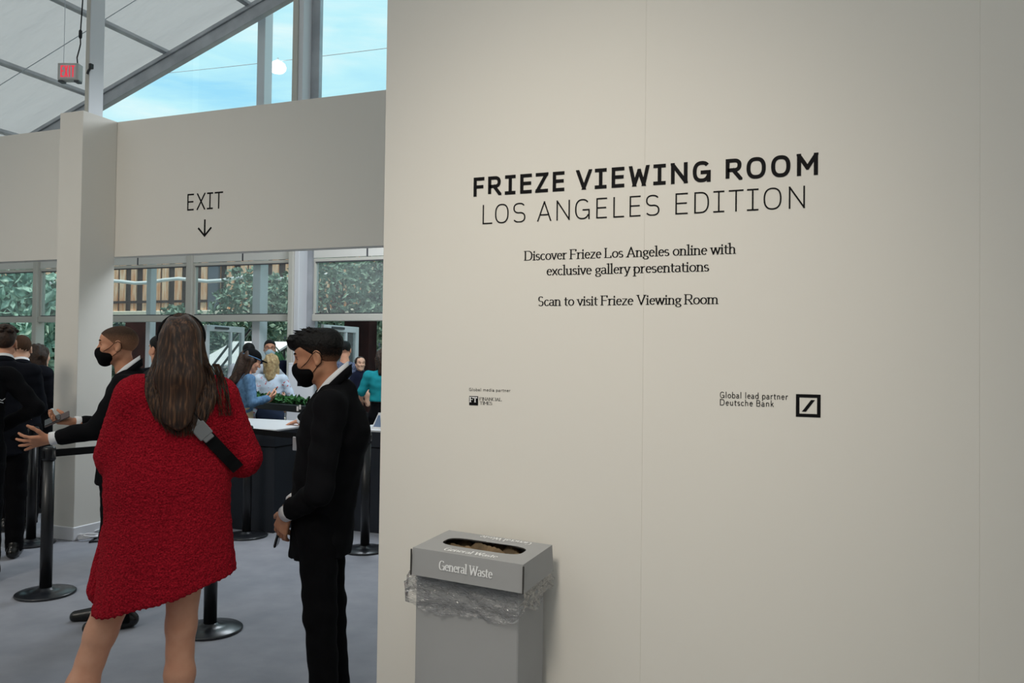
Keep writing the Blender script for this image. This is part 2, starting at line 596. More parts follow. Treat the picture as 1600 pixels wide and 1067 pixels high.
def caps(ch):
    """skeletons of capitals in a unit box; a stroke is (points, stretched ends)"""
    q = 0.82
    return {
        'F': [[(0, 0), (0, 1), (1, 1)], [(0, .5), (.88, .5)]],
        'E': [[(1, 1), (0, 1), (0, 0), (1, 0)], [(0, .52), (.92, .52)]],
        'L': [[(0, 1), (0, 0), (1, 0)]],
        'T': [[(0, 1), (1, 1)], [(.5, 0), (.5, 1)]],
        'I': [[(.5, 0), (.5, 1)], [(0, 0), (1, 0)], [(0, 1), (1, 1)]],
        'R': [[(0, 0), (0, 1), (.52, 1)] + arc(.52, .735, .43, .265, 90, -90, p=q)[1:] + [(0, .47)], [(.45, .47), (1, 0)]],
        'P': [[(0, 0), (0, 1), (.55, 1)] + arc(.55, .735, .45, .265, 90, -90, p=q)[1:] + [(0, .47)]],
        'B': [[(0, 0), (0, 1), (.5, 1)] + arc(.5, .765, .4, .235, 90, -90, p=q)[1:] + [(0, .53)], [(.4, .53), (.55, .53)] + arc(.55, .265, .45, .265, 90, -90, p=q)[1:] + [(0, 0)]],
        'D': [[(0, 0), (0, 1), (.4, 1)] + arc(.4, .5, .6, .5, 90, -90, p=q)[1:] + [(0, 0)]],
        'Z': [[(0, 1), (1, 1)], [(1, 1), (0, 0)], [(0, 0), (1, 0)]],
        'V': [[(0, 1), (.5, 0)], [(1, 1), (.5, 0)]],
        'A': [[(0, 0), (.5, 1)], [(1, 0), (.5, 1)], [(.18, .31), (.82, .31)]],
        'X': [[(0, 0), (1, 1)], [(0, 1), (1, 0)]],
        'W': [[(0, 1), (.22, 0)], [(.22, 0), (.5, .82)], [(.5, .82), (.78, 0)], [(.78, 0), (1, 1)]],
        'N': [[(0, 0), (0, 1)], [(0, 1), (1, 0)], [(1, 0), (1, 1)]],
        'M': [[(0, 0), (0, 1)], [(0, 1), (.5, .32)], [(.5, .32), (1, 1)], [(1, 1), (1, 0)]],
        'O': [arc(.5, .5, .5, .5, 0, 360, 40, q)],
        'C': [arc(.5, .5, .5, .5, 48, 312, 30, q)],
        'G': [arc(.5, .5, .5, .5, 42, 335, 30, q)[:-1] + [(1, .16)], [(1, 0), (1, .46), (.56, .46)]],
        'S': [arc(.5, .745, .47, .255, 28, 262, 18, .85) + arc(.5, .245, .5, .255, 78, -152, 18, .85)],
    }[ch]


class Pen:
    def __init__(s):
        s.q = []
        s.layer = 0
        s.ly = []

    def stroke(s, pts, wt, thin=1.0, ext=0.0, clip=None):
        P = [np.array(p, float) for p in pts]
        P = [p for i, p in enumerate(P) if i == 0 or np.linalg.norm(p - P[i - 1]) > 1e-6]
        if len(P) < 2:
            return
        closed = np.linalg.norm(P[0] - P[-1]) < 1e-6
        if ext and not closed:
            d = P[1] - P[0]
            P[0] = P[0] - d / np.linalg.norm(d) * (ext[0] if isinstance(ext, tuple) else ext)
            d = P[-1] - P[-2]
            P[-1] = P[-1] + d / np.linalg.norm(d) * (ext[1] if isinstance(ext, tuple) else ext)
        s.layer = (s.layer + 1) % 12
        n = len(P)
        dirs = [(P[i + 1] - P[i]) / np.linalg.norm(P[i + 1] - P[i]) for i in range(n - 1)]

        def halfw(d):
            return 0.5 * wt * (thin + (1 - thin) * abs(d[1]) ** 1.3)
        A, B = [], []
        for i in range(n):
            if closed and i in (0, n - 1):
                d0, d1 = dirs[-1], dirs[0]
            else:
                d0, d1 = dirs[max(i - 1, 0)], dirs[min(i, n - 2)]
            n0, n1 = np.array([-d0[1], d0[0]]), np.array([-d1[1], d1[0]])
            h0, h1 = halfw(d0), halfw(d1)
            den = n0[0] * n1[1] - n0[1] * n1[0]
            if abs(den) < 0.25:
                m = n0 + n1
                m = m / np.linalg.norm(m)
                h = (h0 + h1) / 2 / max(0.5, float(m @ n0))
                A.append(P[i] + m * h)
                B.append(P[i] - m * h)
            else:
                for sg, o in ((1, A), (-1, B)):
                    c0, c1 = n0 @ P[i] + sg * h0, n1 @ P[i] + sg * h1
                    o.append(np.array([(c0 * n1[1] - c1 * n0[1]) / den, (n0[0] * c1 - n1[0] * c0) / den]))
        for i in range(n - 1):
            s.add([B[i], B[i + 1], A[i + 1], A[i]], clip)

    def add(s, poly, clip=None):
        if clip:
            for ax, lim, sg in ((0, clip[0], 1), (0, clip[1], -1), (1, clip[2], 1), (1, clip[3], -1)):
                out = []
                for i in range(len(poly)):
                    a, b = poly[i], poly[(i + 1) % len(poly)]
                    ia, ib = sg * (a[ax] - lim) >= -1e-9, sg * (b[ax] - lim) >= -1e-9
                    if ia:
                        out.append(a)
                    if ia != ib:
                        t = (lim - a[ax]) / (b[ax] - a[ax])
                        out.append(a + (b - a) * t)
                poly = out
                if len(poly) < 3:
                    return
        s.q.append(poly)
        s.ly.append(s.layer)

    def cap(s, ch, x0, x1, z0, z1, wt, wx=None):
        """a capital filling the box x0..x1, z0..z1 with pen width wt"""
        W, Hh = x1 - x0, z1 - z0
        ix, iz = wt / 2, wt / 2
        for pts in caps(ch):
            diag = len(pts) == 2 and pts[0][0] != pts[1][0] and pts[0][1] != pts[1][1]
            Q = [(x0 + ix + p[0] * (W - 2 * ix), z0 + iz + p[1] * (Hh - 2 * iz)) for p in pts]
            rnd = len(pts) > 12
            e0 = wt * 2.0 if diag and pts[0][1] in (0, 1) else (wt * .4 if diag else (0.0 if rnd else wt / 2))
            e1 = wt * 2.0 if diag and pts[-1][1] in (0, 1) else (wt * .4 if diag else (0.0 if rnd else wt / 2))
            s.stroke(Q, wt, 1.0, (e0, e1), (x0 - (wt * .1 if diag else 0), x1 + (wt * .1 if diag else 0), z0, z1))

    def mesh(s, f):
        """strokes that cross lie a hair's breadth above one another"""
        mb = MB()
        for p, l in zip(s.q, s.ly):
            a = sum(p[i][0] * p[(i + 1) % len(p)][1] - p[(i + 1) % len(p)][0] * p[i][1] for i in range(len(p)))
            P = [Vector(f(v[0], v[1])) for v in (p if a > 0 else p[::-1])]
            nn = (P[1] - P[0]).cross(P[2] - P[0])
            if nn.length < 1e-12:
                nn = (P[2] - P[0]).cross(P[-1] - P[0])
            nn = nn.normalized() * (l * 4e-5) if nn.length > 1e-14 else Vector((0, 0, 0))
            mb.poly([q + nn for q in P])
        return mb


XH = 0.64


def low(ch, serif):
    """small letters and capitals with advance widths, cap height 1: (advance, strokes, serif marks)"""
    X = XH
    S = []

    def st(x, y0, y1, foot=True, head='l', dbl=False):
        S.append([(x, y0), (x, y1)])
        if serif:
            if foot:
                S.append([(x - .13, y0), (x + .13, y0)])
            if head == 'l':
                S.append([(x - .14, y1 - .03), (x, y1)])
            if head == 'b':
                S.append([(x - .14, y1), (x + .14, y1)])
    bowl = lambda cx, r=.24: arc(cx, X / 2, r, X / 2, 0, 360, 24)
    a = .6
    if ch == ' ':
        return .3, []
    if ch == 'a':
        S.append([(.08, X - .1)] + arc(.25, X - .17, .18, .17, 150, 0)[1:] + [(.43, .08), (.52, 0)])
        S.append(arc(.245, .17, .19, .17, 65, 360, 18) if True else [])
        S.append([(.43, .36), (.33, .355)])
        a = .56
    elif ch in 'bdpq':
        up_, dn = ch in 'bd', ch in 'pq'
        lx = .12 if ch in 'bp' else .52
        S.append(bowl(.32))
        st(lx, -.32 if dn else 0, 1.06 if up_ else X, foot=dn, head='l')
        a = .64
    elif ch == 'c':
        S.append(arc(.3, X / 2, .22, X / 2, 45, 318, 18))
        a = .52
    elif ch == 'e':
        S.append([(.09, .36), (.5, .36)] + arc(.3, X / 2, .21, X / 2, 12, 320, 20)[1:])
        a = .57
    elif ch == 'f':
        st(.2, 0, .86, True, None)
        S.append(arc(.36, .86, .16, .2, 180, 70, 8))
        S.append([(.06, X), (.38, X)])
        a = .38
    elif ch == 'g':
        if serif:
            S.append(arc(.27, .43, .18, .2, 0, 360, 20))
            S.append([(.4, .56), (.55, .6)])
            S.append([(.2, .25), (.12, .14), (.2, .07), (.42, .02)] + arc(.3, -.13, .22, .15, 40, -230, 20))
            a = .56
        else:
            S.append(bowl(.3))
            S.append([(.5, X), (.5, -.12)] + arc(.3, -.12, .2, .18, 0, -150, 10)[1:])
            a = .62
    elif ch == 'h':
        st(.13, 0, 1.06)
        S.append([(.13, .42)] + arc(.32, .44, .19, .2, 160, 0, 8)[1:] + [(.51, 0)])
        if serif:
            S.append([(.4, 0), (.63, 0)])
        a = .65
    elif ch == 'i':
        st(.15, 0, X)
        S.append([(.15, .82), (.15, .94)])
        a = .3
    elif ch == 'k':
        st(.13, 0, 1.06)
        S.append([(.13, .24), (.45, X)])
        S.append([(.25, .36), (.5, 0)])
        a = .55
    elif ch == 'l':
        st(.15, 0, 1.06)
        a = .3
    elif ch in 'nr':
        st(.13, 0, X)
        if ch == 'n':
            S.append([(.13, .42)] + arc(.32, .44, .19, .2, 160, 0, 8)[1:] + [(.51, 0)])
            if serif:
                S.append([(.4, 0), (.63, 0)])
            a = .65
        else:
            S.append([(.13, .38)] + arc(.36, .38, .22, .26, 165, 70, 8)[1:])
            a = .45
    elif ch == 'm':
        st(.13, 0, X)
        for k in (0, .36):
            S.append([(.13 + k, .42)] + arc(.31 + k, .44, .18, .2, 160, 0, 8)[1:] + [(.49 + k, 0)])
            if serif:
                S.append([(.39 + k, 0), (.6 + k, 0)])
        a = .98
    elif ch == 'o':
        S.append(bowl(.31))
        a = .62
    elif ch == 's':
        S.append(arc(.23, .475, .16, .165, 30, 265, 12) + arc(.23, .165, .17, .165, 80, -150, 12))
        a = .46
    elif ch == 't':
        S.append([(.17, .88), (.17, .12)] + arc(.3, .12, .13, .12, 180, 300, 6)[1:])
        S.append([(.04, X), (.38, X)])
        a = .4
    elif ch == 'u':
        S.append([(.12, X), (.12, .2)] + arc(.3, .2, .18, .2, 180, 340, 8)[1:])
        st(.5, 0, X, False)
        if serif:
            S.append([(0, X - .02), (.12, X)])
            S.append([(.5, 0), (.62, .02)])
        a = .64
    elif ch in 'vwyx':
        if ch == 'v':
            S += [[(.05, X), (.27, 0)], [(.49, X), (.27, 0)]]
            a = .54
        elif ch == 'w':
            S += [[(.05, X), (.23, 0)], [(.42, X), (.23, 0)], [(.42, X), (.6, 0)], [(.79, X), (.6, 0)]]
            a = .84
        elif ch == 'y':
            S += [[(.05, X), (.28, .0)], [(.5, X), (.2, -.28), (.06, -.3)]]
            a = .54
        else:
            S += [[(.05, X), (.47, 0)], [(.47, X), (.05, 0)]]
            a = .52
        if serif and ch != 'x':
            e = {'v': (.05, .49), 'w': (.05, .42, .79), 'y': (.05, .5)}[ch]
            for x in e:
                S.append([(x - .1, X), (x + .1, X)])
    elif ch == 'z':
        S += [[(.06, X), (.44, X), (.06, 0), (.46, 0)]]
        a = .52
    else:
        w = {'D': .66, 'F': .48, 'L': .5, 'A': .66, 'S': .42, 'V': .66, 'R': .56, 'G': .66, 'W': .98, 'B': .54,
             'T': .6, 'I': .04, 'N': .62, 'C': .6, 'M': .8, 'E': .48}[ch]
        ox = .1 if ch != 'I' else .14
        for pts in caps(ch):
            if ch == 'I' and pts[0][1] == pts[1][1]:
                continue
            S.append([(ox + p[0] * w, p[1]) for p in pts])
        if serif:
            fe = {'D': [(0, 0), (0, 1)], 'F': [(0, 0), (0, 1)], 'L': [(0, 0), (0, 1)], 'A': [(0, 0), (1, 0)], 'V': [(0, 1), (1, 1)],
                  'R': [(0, 0), (0, 1), (1, 0)], 'W': [(0, 1), (.5, .98), (1, 1)], 'B': [(0, 0), (0, 1)], 'T': [(.5, 0)],
                  'I': [(.5, 0), (.5, 1)], 'N': [(0, 0), (0, 1), (1, 1)], 'M': [(0, 0), (1, 0), (0, 1), (1, 1)], 'E': [(0, 0), (0, 1)]}.get(ch, [])
            for (fx, fy) in fe:
                S.append([(ox + fx * w - .12, fy), (ox + fx * w + .12, fy)])
            if ch in 'FETL':
                y = 0 if ch == 'L' else 1
                S.append([(ox + w, y), (ox + w, y + (.16 if y == 0 else -.16))])
                if ch == 'T':
                    S.append([(ox, 1), (ox, .84)])
                if ch == 'E':
                    S.append([(ox + w, 0), (ox + w, .16)])
        a = w + (.2 if ch != 'I' else .26)
    return a, S


def line_of_text(pen, txt, x0, x1, z0, cap_h, serif, wt, track=0.0, thin=0.35):
    """one line of text from x0 to x1 on baseline z0; the letters keep cap_h and spread to fit"""
    adv = [low(c, serif)[0] + track for c in txt]
    tot = sum(adv) - track
    sx = (x1 - x0) / tot
    x = x0
    for c, a in zip(txt, adv):
        for pts in low(c, serif)[1]:
            Q = [(x + p[0] * sx, z0 + p[1] * cap_h) for p in pts]
            pen.stroke(Q, wt * cap_h, thin if serif else 1.0, 0.0 if len(pts) > 4 else wt * cap_h * .25)
        x += a * sx


# ------------------------------------------------------------------ the hall
GY = 9.5                 # glazed gable front
HY = 5.416               # partition with the wide openings


def roof_z(x):
    return 5.70 + 0.344 * (10.723 - abs(x))


b = MB()
b.box((-15.4, -8.2, -0.1), (15.4, 9.45, 0.0))
struct('floor', b, M['carpet'])
b = MB()
b.box((-60, 9.45, -0.14), (60, 70, -0.012))
struct('ground', b, M['paving'])

# roof skin: a fine grid with a slight sag between the purlins
b = MB()
nx, ny = 84, 30
for i in range(nx + 1):
    x = -15.6 + 31.2 * i / nx
    for j in range(ny + 1):
        y = -8.4 + 18.1 * j / ny
        sag = 0.025 * math.sin(PI * ((x + 10.73) / 1.5)) ** 2 + 0.012 * math.sin(y * 2.3 + x) * math.sin(y * 0.7)
        b.v.append((x, y, roof_z(x) + sag))
for i in range(nx):
    for j in range(ny):
        a = i * (ny + 1) + j
        b.f.append((a, a + 1, a + ny + 2, a + ny + 1))
struct('ceiling', b, M['roof'], smooth=True)

k = 0
for x in [-13.78, -12.275, -10.74, -9.249, -7.742, -6.24, -4.74, -3.24, -1.74]:
    for sx in (1, -1):
        k += 1
        z = roof_z(x)
        b = MB()
        b.box((-0.035, -8.2, -0.075), (0.035, GY, -0.005), 0.008, R=Matrix.Rotation(-sx * math.atan(0.344), 3, 'Y'), T=(x * sx, 0, z))
        struct('trim_%d' % k, b, M['alu'])
# sloping gable rafter and one more over the middle of the hall
for (yy, nm) in ((GY - 0.06, 'trim_30'), (-0.6, 'trim_31')):
    b = MB()
    for sx in (1, -1):
        L_ = math.hypot(15.4, 15.4 * 0.344)
        R_ = Matrix.Rotation(-math.atan(0.344), 3, 'Y') if sx > 0 else Matrix.Rotation(math.atan(0.344), 3, 'Y')
        for lo, hi in (((0, -0.05, -0.29), (L_, 0.05, -0.20)), ((0, -0.035, -0.20), (L_, 0.035, -0.10)), ((0, -0.06, -0.10), (L_, 0.06, -0.04))):
            if sx > 0:
                b.box(lo, hi, 0.004, R=R_, T=(-15.4, yy, roof_z(15.4) - 0.03))
            else:
                b.box((-hi[0], lo[1], lo[2]), (-lo[0], hi[1], hi[2]), 0.004, R=R_, T=(15.4, yy, roof_z(15.4) - 0.03))
    struct(nm, b, M['alu'])

# wall_front: the lettering wall, metre-wide panels with hairline joints
b = MB()
edges = [-1.554, -0.543, 0.458, 1.458, 2.458, 3.458, 4.458]
for a, c in zip(edges[:-1], edges[1:]):
    b.box((a + 0.0001, 2.7, 0), (c - 0.0001, 2.82, 3.66), 0.0005)
struct('wall_front', b, M['wall'])
# wall_back: partition, openings under a deep header
b = MB()
b.box((-13.2, HY, 2.45), (3.0, HY + 0.1, 3.663), 0.002)
b.box((-13.2, HY, 0.0), (-11.5, HY + 0.1, 2.45), 0.002)
b.box((-1.2, HY, 0.0), (3.0, HY + 0.1, 2.45), 0.002)
struct('wall_back', b, M['header'])
b = MB()
b.box((-6.12, 5.055, 0.0), (-5.852, HY - 0.001, 3.663), 0.003)
struct('column', b, M['wall'])
b = MB()
b.box((-6.132, 5.043, 0.0), (-5.84, HY - 0.002, 0.115), 0.006)
struct('baseboard_column', b, M['white_frame'])
# outer walls of the hall
for nm, lo, hi in (('wall_left', (-15.5, -8.3, 0), (-15.38, GY, 4.2)), ('wall_right', (15.38, -8.3, 0), (15.5, GY, 4.2))):
    b = MB()
    b.box(lo, hi)
    struct(nm, b, M['header'])
b = MB()
b.poly([(-15.5, -8.25, 0), (15.5, -8.25, 0), (15.5, -8.25, 4.1), (0, -8.25, roof_z(0)), (-15.5, -8.25, 4.1)])
struct('wall_rear', b, M['header'])
b = MB()
b.poly([(15.4, GY, 0), (-2.6, GY, 0), (-2.6, GY, roof_z(2.6) - .05), (0, GY, roof_z(0) - .05), (15.4, GY, roof_z(15.4) - .05)])
struct('wall_gable', b, M['header'])

# glazed gable: posts, transom, panelled strip, panes
tk = 40


def post(x0, x1, y0, y1, z0, z1, m):
    global tk
    tk += 1
    b_ = MB()
    b_.box((x0, y0, z0), (x1, y1, z1), 0.006)
    struct('trim_%d' % tk, b_, m)


post(-6.705, -6.655, 5.80, 5.97, 0, roof_z(6.7) - 0.02, M['cream_frame'])
post(-6.655, -6.645, 5.80, 5.97, 0, roof_z(6.65) - 0.02, M['white_frame'])  # lit side of the leg painted white, its shaded front cream
post(-10.92, -10.80, GY - 0.10, GY + 0.10, 0, roof_z(10.9) - 0.3, M['white_frame'])
post(-11.93, -11.83, GY - 0.08, GY + 0.08, 0, 3.2, M['cream_frame'])
post(-8.79, -8.68, GY - 0.06, GY + 0.08, 0, 3.2, M['cream_frame'])
post(-9.75, -9.66, GY + 0.14, GY + 0.26, 0, 3.25, M['white_frame'])
post(-7.70, -7.56, GY + 0.10, GY + 0.28, 0, roof_z(7.6) - 0.05, M['white_frame'])
post(-6.86, -6.78, GY - 0.20, GY + 0.02, 0, roof_z(6.8) - 0.02, M['cream_frame'])
post(-6.78, -6.70, GY - 0.17, GY + 0.08, 0, roof_z(6.7) - 0.02, M['white_frame'])  # white stands for the post's lit side, cream for the shaded front
post(-6.70, -6.56, GY + 0.02, GY + 0.10, 0, roof_z(6.6) - 0.02, M['alu'])
post(-4.80, -4.68, GY - 0.10, GY + 0.10, 0, roof_z(4.7) - 0.02, M['white_frame'])
post(-2.78, -2.60, GY - 0.10, GY + 0.10, 0, roof_z(2.6) - 0.02, M['white_frame'])
post(-13.9, -13.78, GY - 0.10, GY + 0.10, 0, roof_z(13.8) - 0.02, M['white_frame'])
bays = [(-13.78, -11.93), (-11.83, -10.80), (-10.80, -8.79), (-8.68, -6.86), (-6.56, -4.80), (-4.68, -2.78)]
for n, (a, c) in enumerate(bays):
    b = MB()                                              # frame with the pane's rails
    b.box((a, GY - 0.05, 2.07), (c, GY + 0.05, 2.165), 0.006)
    b.box((a, GY - 0.03, 2.90), (c, GY + 0.03, 2.945), 0.004)
    b.box((a, GY - 0.04, 3.16), (c, GY + 0.04, 3.25), 0.004)
    for xx in (a, c - 0.035):
        b.box((xx, GY - 0.025, 2.165), (xx + 0.035, GY + 0.025, 2.90), 0.004)
    fr = struct('window_%d' % (n + 1), b, M['cream_frame'])
    b = MB()
    b.box((a + 0.035, GY - 0.004, 2.165), (c - 0.035, GY + 0.004, 2.90))
    b.build('pane', M['glass'], fr)
    b = MB()
    mid = {0: -12.8, 1: -11.3, 2: -9.76, 3: -7.78, 4: -5.70, 5: -3.7}[n]
    b.box((a, GY - 0.035, 2.95), (mid - 0.014, GY - 0.02, 3.16), 0.004)
    b.box((mid + 0.014, GY - 0.035, 2.95), (c, GY - 0.02, 3.16), 0.004)
    b.build('panel', M['panel'], fr)
    b = MB()
    for zz in (2.165, 2.885):
        b.box((a + 0.035, GY - 0.03, zz), (c - 0.035, GY - 0.012, zz + 0.016))
    b.box((mid - 0.014, GY - 0.03, 2.95), (mid + 0.014, GY - 0.016, 3.16))
    b.build('gasket', M['alu_dark'], fr)
    b = MB()                                              # upper glass up to the rafter
    za, zc = roof_z(a) - 0.27, roof_z(c) - 0.27
    b.poly([(a, GY, 3.25), (c, GY, 3.25), (c, GY, zc), (a, GY, za)])
    b.build('upper_pane', M['gable_glass'], fr)


def door_leaf(n, hx, hy, ang, w, h):
    """a glazed white door leaf standing open, hinged at hx, hy"""
    root = empty('door_%d' % n, (hx, hy, 0), ang)
    root['kind'] = 'structure'
    b_ = MB()
    for lo, hi in (((0, -.025, 0.01), (.085, .025, h)), ((w - .085, -.025, 0.01), (w, .025, h)), ((.085, -.025, h - .09), (w - .085, .025, h)),
                   ((.085, -.025, 0.01), (w - .085, .025, .2)), ((w * .62, -.02, .2), (w * .62 + .05, .02, h - .09))):
        b_.box(lo, hi, 0.004)
    b_.build('frame', M['white_frame'], root)
    b_ = MB()
    b_.box((.085, -.005, .2), (w - .085, .005, h - .09))
    b_.build('pane', M['glass'], root)
    b_ = MB()
    for sy in (-1, 1):
        b_.tube([(w - .12, sy * .03, .95), (w - .12, sy * .07, .97), (w - .12, sy * .07, 1.23), (w - .12, sy * .03, 1.25)], .011, 8)
    b_.build('handle', M['steel'], root)
    b_ = MB()
    b_.box((.2, -.05, h - .055), (.55, -.027, h - .02), .004)
    b_.build('closer', M['alu_dark'], root)


door_leaf(1, -8.55, GY + 0.10, math.radians(97), 1.02, 2.03)
door_leaf(2, -6.50, GY + 0.12, math.radians(93), 1.02, 2.03)


# ------------------------------------------------------------------ lettering on the walls
def wall_text(name, pen, y, label, m=None):
    mb = pen.mesh(lambda x, z: (x, y, z))
    return tag(mb.build(name, m or M['ink']), label, 'lettering')


WY = 2.699
T1 = [('F', -1.1788, -1.1361), ('R', -1.121, -1.0693), ('I', -1.0548, -1.0134), ('E', -0.9956, -0.9512), ('Z', -0.9367, -0.8899), ('E', -0.8726, -0.8291), ('V', -0.7857, -0.7297), ('I', -0.7185, -0.6763), ('E', -0.6586, -0.6138), ('W', -0.5976, -0.5277), ('I', -0.5139, -0.4718), ('N', -0.4543, -0.399), ('G', -0.3819, -0.3232), ('R', -0.2754, -0.2231), ('O', -0.2093, -0.1489), ('O', -0.1328, -0.0737), ('M', -0.0541, 0.0089)]
T2 = [('L', -1.1411, -1.1025), ('O', -1.092, -1.0389), ('S', -1.0219, -0.9741), ('A', -0.9288, -0.8764), ('N', -0.8571, -0.8078), ('G', -0.7887, -0.7353), ('E', -0.712, -0.6739), ('L', -0.6514, -0.6135), ('E', -0.5946, -0.5565), ('S', -0.5394, -0.492), ('E', -0.4386, -0.3974), ('D', -0.3761, -0.328), ('I', -0.3142, -0.2787), ('T', -0.2647, -0.218), ('I', -0.2071, -0.1709), ('O', -0.1554, -0.1002), ('N', -0.0781, -0.0295)]


def heading(name, glyphs, words, z0, z1, wt, label):
    root = empty(name, (0, WY, 0))
    tag(root, label, 'lettering')
    i = 0
    for w in words:
        p_ = Pen()
        for ch, a, c in glyphs[i:i + len(w)]:
            p_.cap(ch, a, c, z0, z1, wt)
        i += len(w)
        p_.mesh(lambda x, z: (x, 0, z)).build('word', M['ink'], root)


heading('heading_lettering', T1, ('FRIEZE', 'VIEWING', 'ROOM'), 2.190, 2.261, 0.0126, 'bold black capitals FRIEZE VIEWING ROOM along the top of the pale wall')
heading('subheading_lettering', T2, ('LOS', 'ANGELES', 'EDITION'), 2.0865, 2.158, 0.0050, 'thin black capitals LOS ANGELES EDITION under the bold heading')
p = Pen()
line_of_text(p, 'Discover Frieze Los Angeles online with', -0.976, -0.2405, 1.9490, 0.0325, True, 0.150, 0.0, 0.42)
line_of_text(p, 'exclusive gallery presentations', -0.892, -0.326, 1.8935, 0.0325, True, 0.150, 0.0, 0.42)
wall_text('serif_lettering', p, WY, 'two lines of serif text starting Discover Frieze Los Angeles online')
p = Pen()
line_of_text(p, 'Scan to visit Frieze Viewing Room', -0.923, -0.2955, 1.7850, 0.0320, True, 0.150, 0.0, 0.42)
wall_text('serif_lettering', p, WY, 'single serif line reading Scan to visit Frieze Viewing Room')
p = Pen()
line_of_text(p, 'Global media partner', -1.186, -1.023, 1.4750, 0.0100, False, 0.13, .12)
wall_text('caption_lettering', p, WY, 'tiny grey caption Global media partner above the small square logo')
# FT square with its name
root = empty('newspaper_logo', (0, WY, 0))
tag(root, 'small black FT square with FINANCIAL TIMES beside it on pale wall', 'logo')
b = MB()
b.quad((-1.1846, 0, 1.4222), (-1.1490, 0, 1.4222), (-1.1490, 0, 1.4560), (-1.1846, 0, 1.4560))
b.build('square', M['ink'], root)
p = Pen()
line_of_text(p, 'FT', -1.1820, -1.1520, 1.4345, 0.0175, True, 0.24, -.1, .5)
p.mesh(lambda x, z: (x, -.0006, z)).build('monogram', M['ink_white'], root)
p = Pen()
line_of_text(p, 'FINANCIAL', -1.1435, -1.0560, 1.4415, 0.0105, True, 0.16)
line_of_text(p, 'TIMES', -1.1425, -1.0930, 1.4265, 0.0105, True, 0.16)
p.mesh(lambda x, z: (x, 0, z)).build('wordmark', M['ink'], root)
p = Pen()
line_of_text(p, 'Global lead partner', -0.2885, -0.0770, 1.4765, 0.0185, False, 0.12, .12)
line_of_text(p, 'Deutsche Bank', -0.2885, -0.1200, 1.4525, 0.0185, False, 0.12, .12)
wall_text('caption_lettering', p, WY, 'two line caption Global lead partner Deutsche Bank left of square logo')
p = Pen()
for q_ in (((-.0530, 1.4230), (.0202, 1.4230), (.0202, 1.4335), (-.0530, 1.4335)), ((-.0530, 1.4845), (.0202, 1.4845), (.0202, 1.4950), (-.0530, 1.4950)),
           ((-.0530, 1.4335), (-.0425, 1.4335), (-.0425, 1.4845), (-.0530, 1.4845)), ((.0097, 1.4335), (.0202, 1.4335), (.0202, 1.4845), (.0097, 1.4845)),
           ((-.0350, 1.4400), (-.0232, 1.4400), (.0036, 1.4775), (-.0082, 1.4775))):
    p.add([np.array(v) for v in q_])
o = wall_text('square_logo', p, WY, 'black square outline with a diagonal slash inside on pale wall')
o['category'] = 'logo'
p = Pen()
for ch, a, c in (('E', -5.043, -4.972), ('X', -4.940, -4.850), ('I', -4.832, -4.768), ('T', -4.752, -4.663)):
    p.cap(ch, a, c, 2.822, 2.966, 0.0135)
wall_text('exit_lettering', p, HY - 0.001, 'black capitals EXIT on the header wall above the down arrow')
p = Pen()
p.stroke([(-4.850, 2.738), (-4.850, 2.600)], 0.0165)
p.stroke([(-4.920, 2.668), (-4.850, 2.598), (-4.780, 2.668)], 0.0165)
o = wall_text('down_arrow', p, HY - 0.001, 'black arrow pointing down on the header wall under EXIT')
o['category'] = 'arrow'


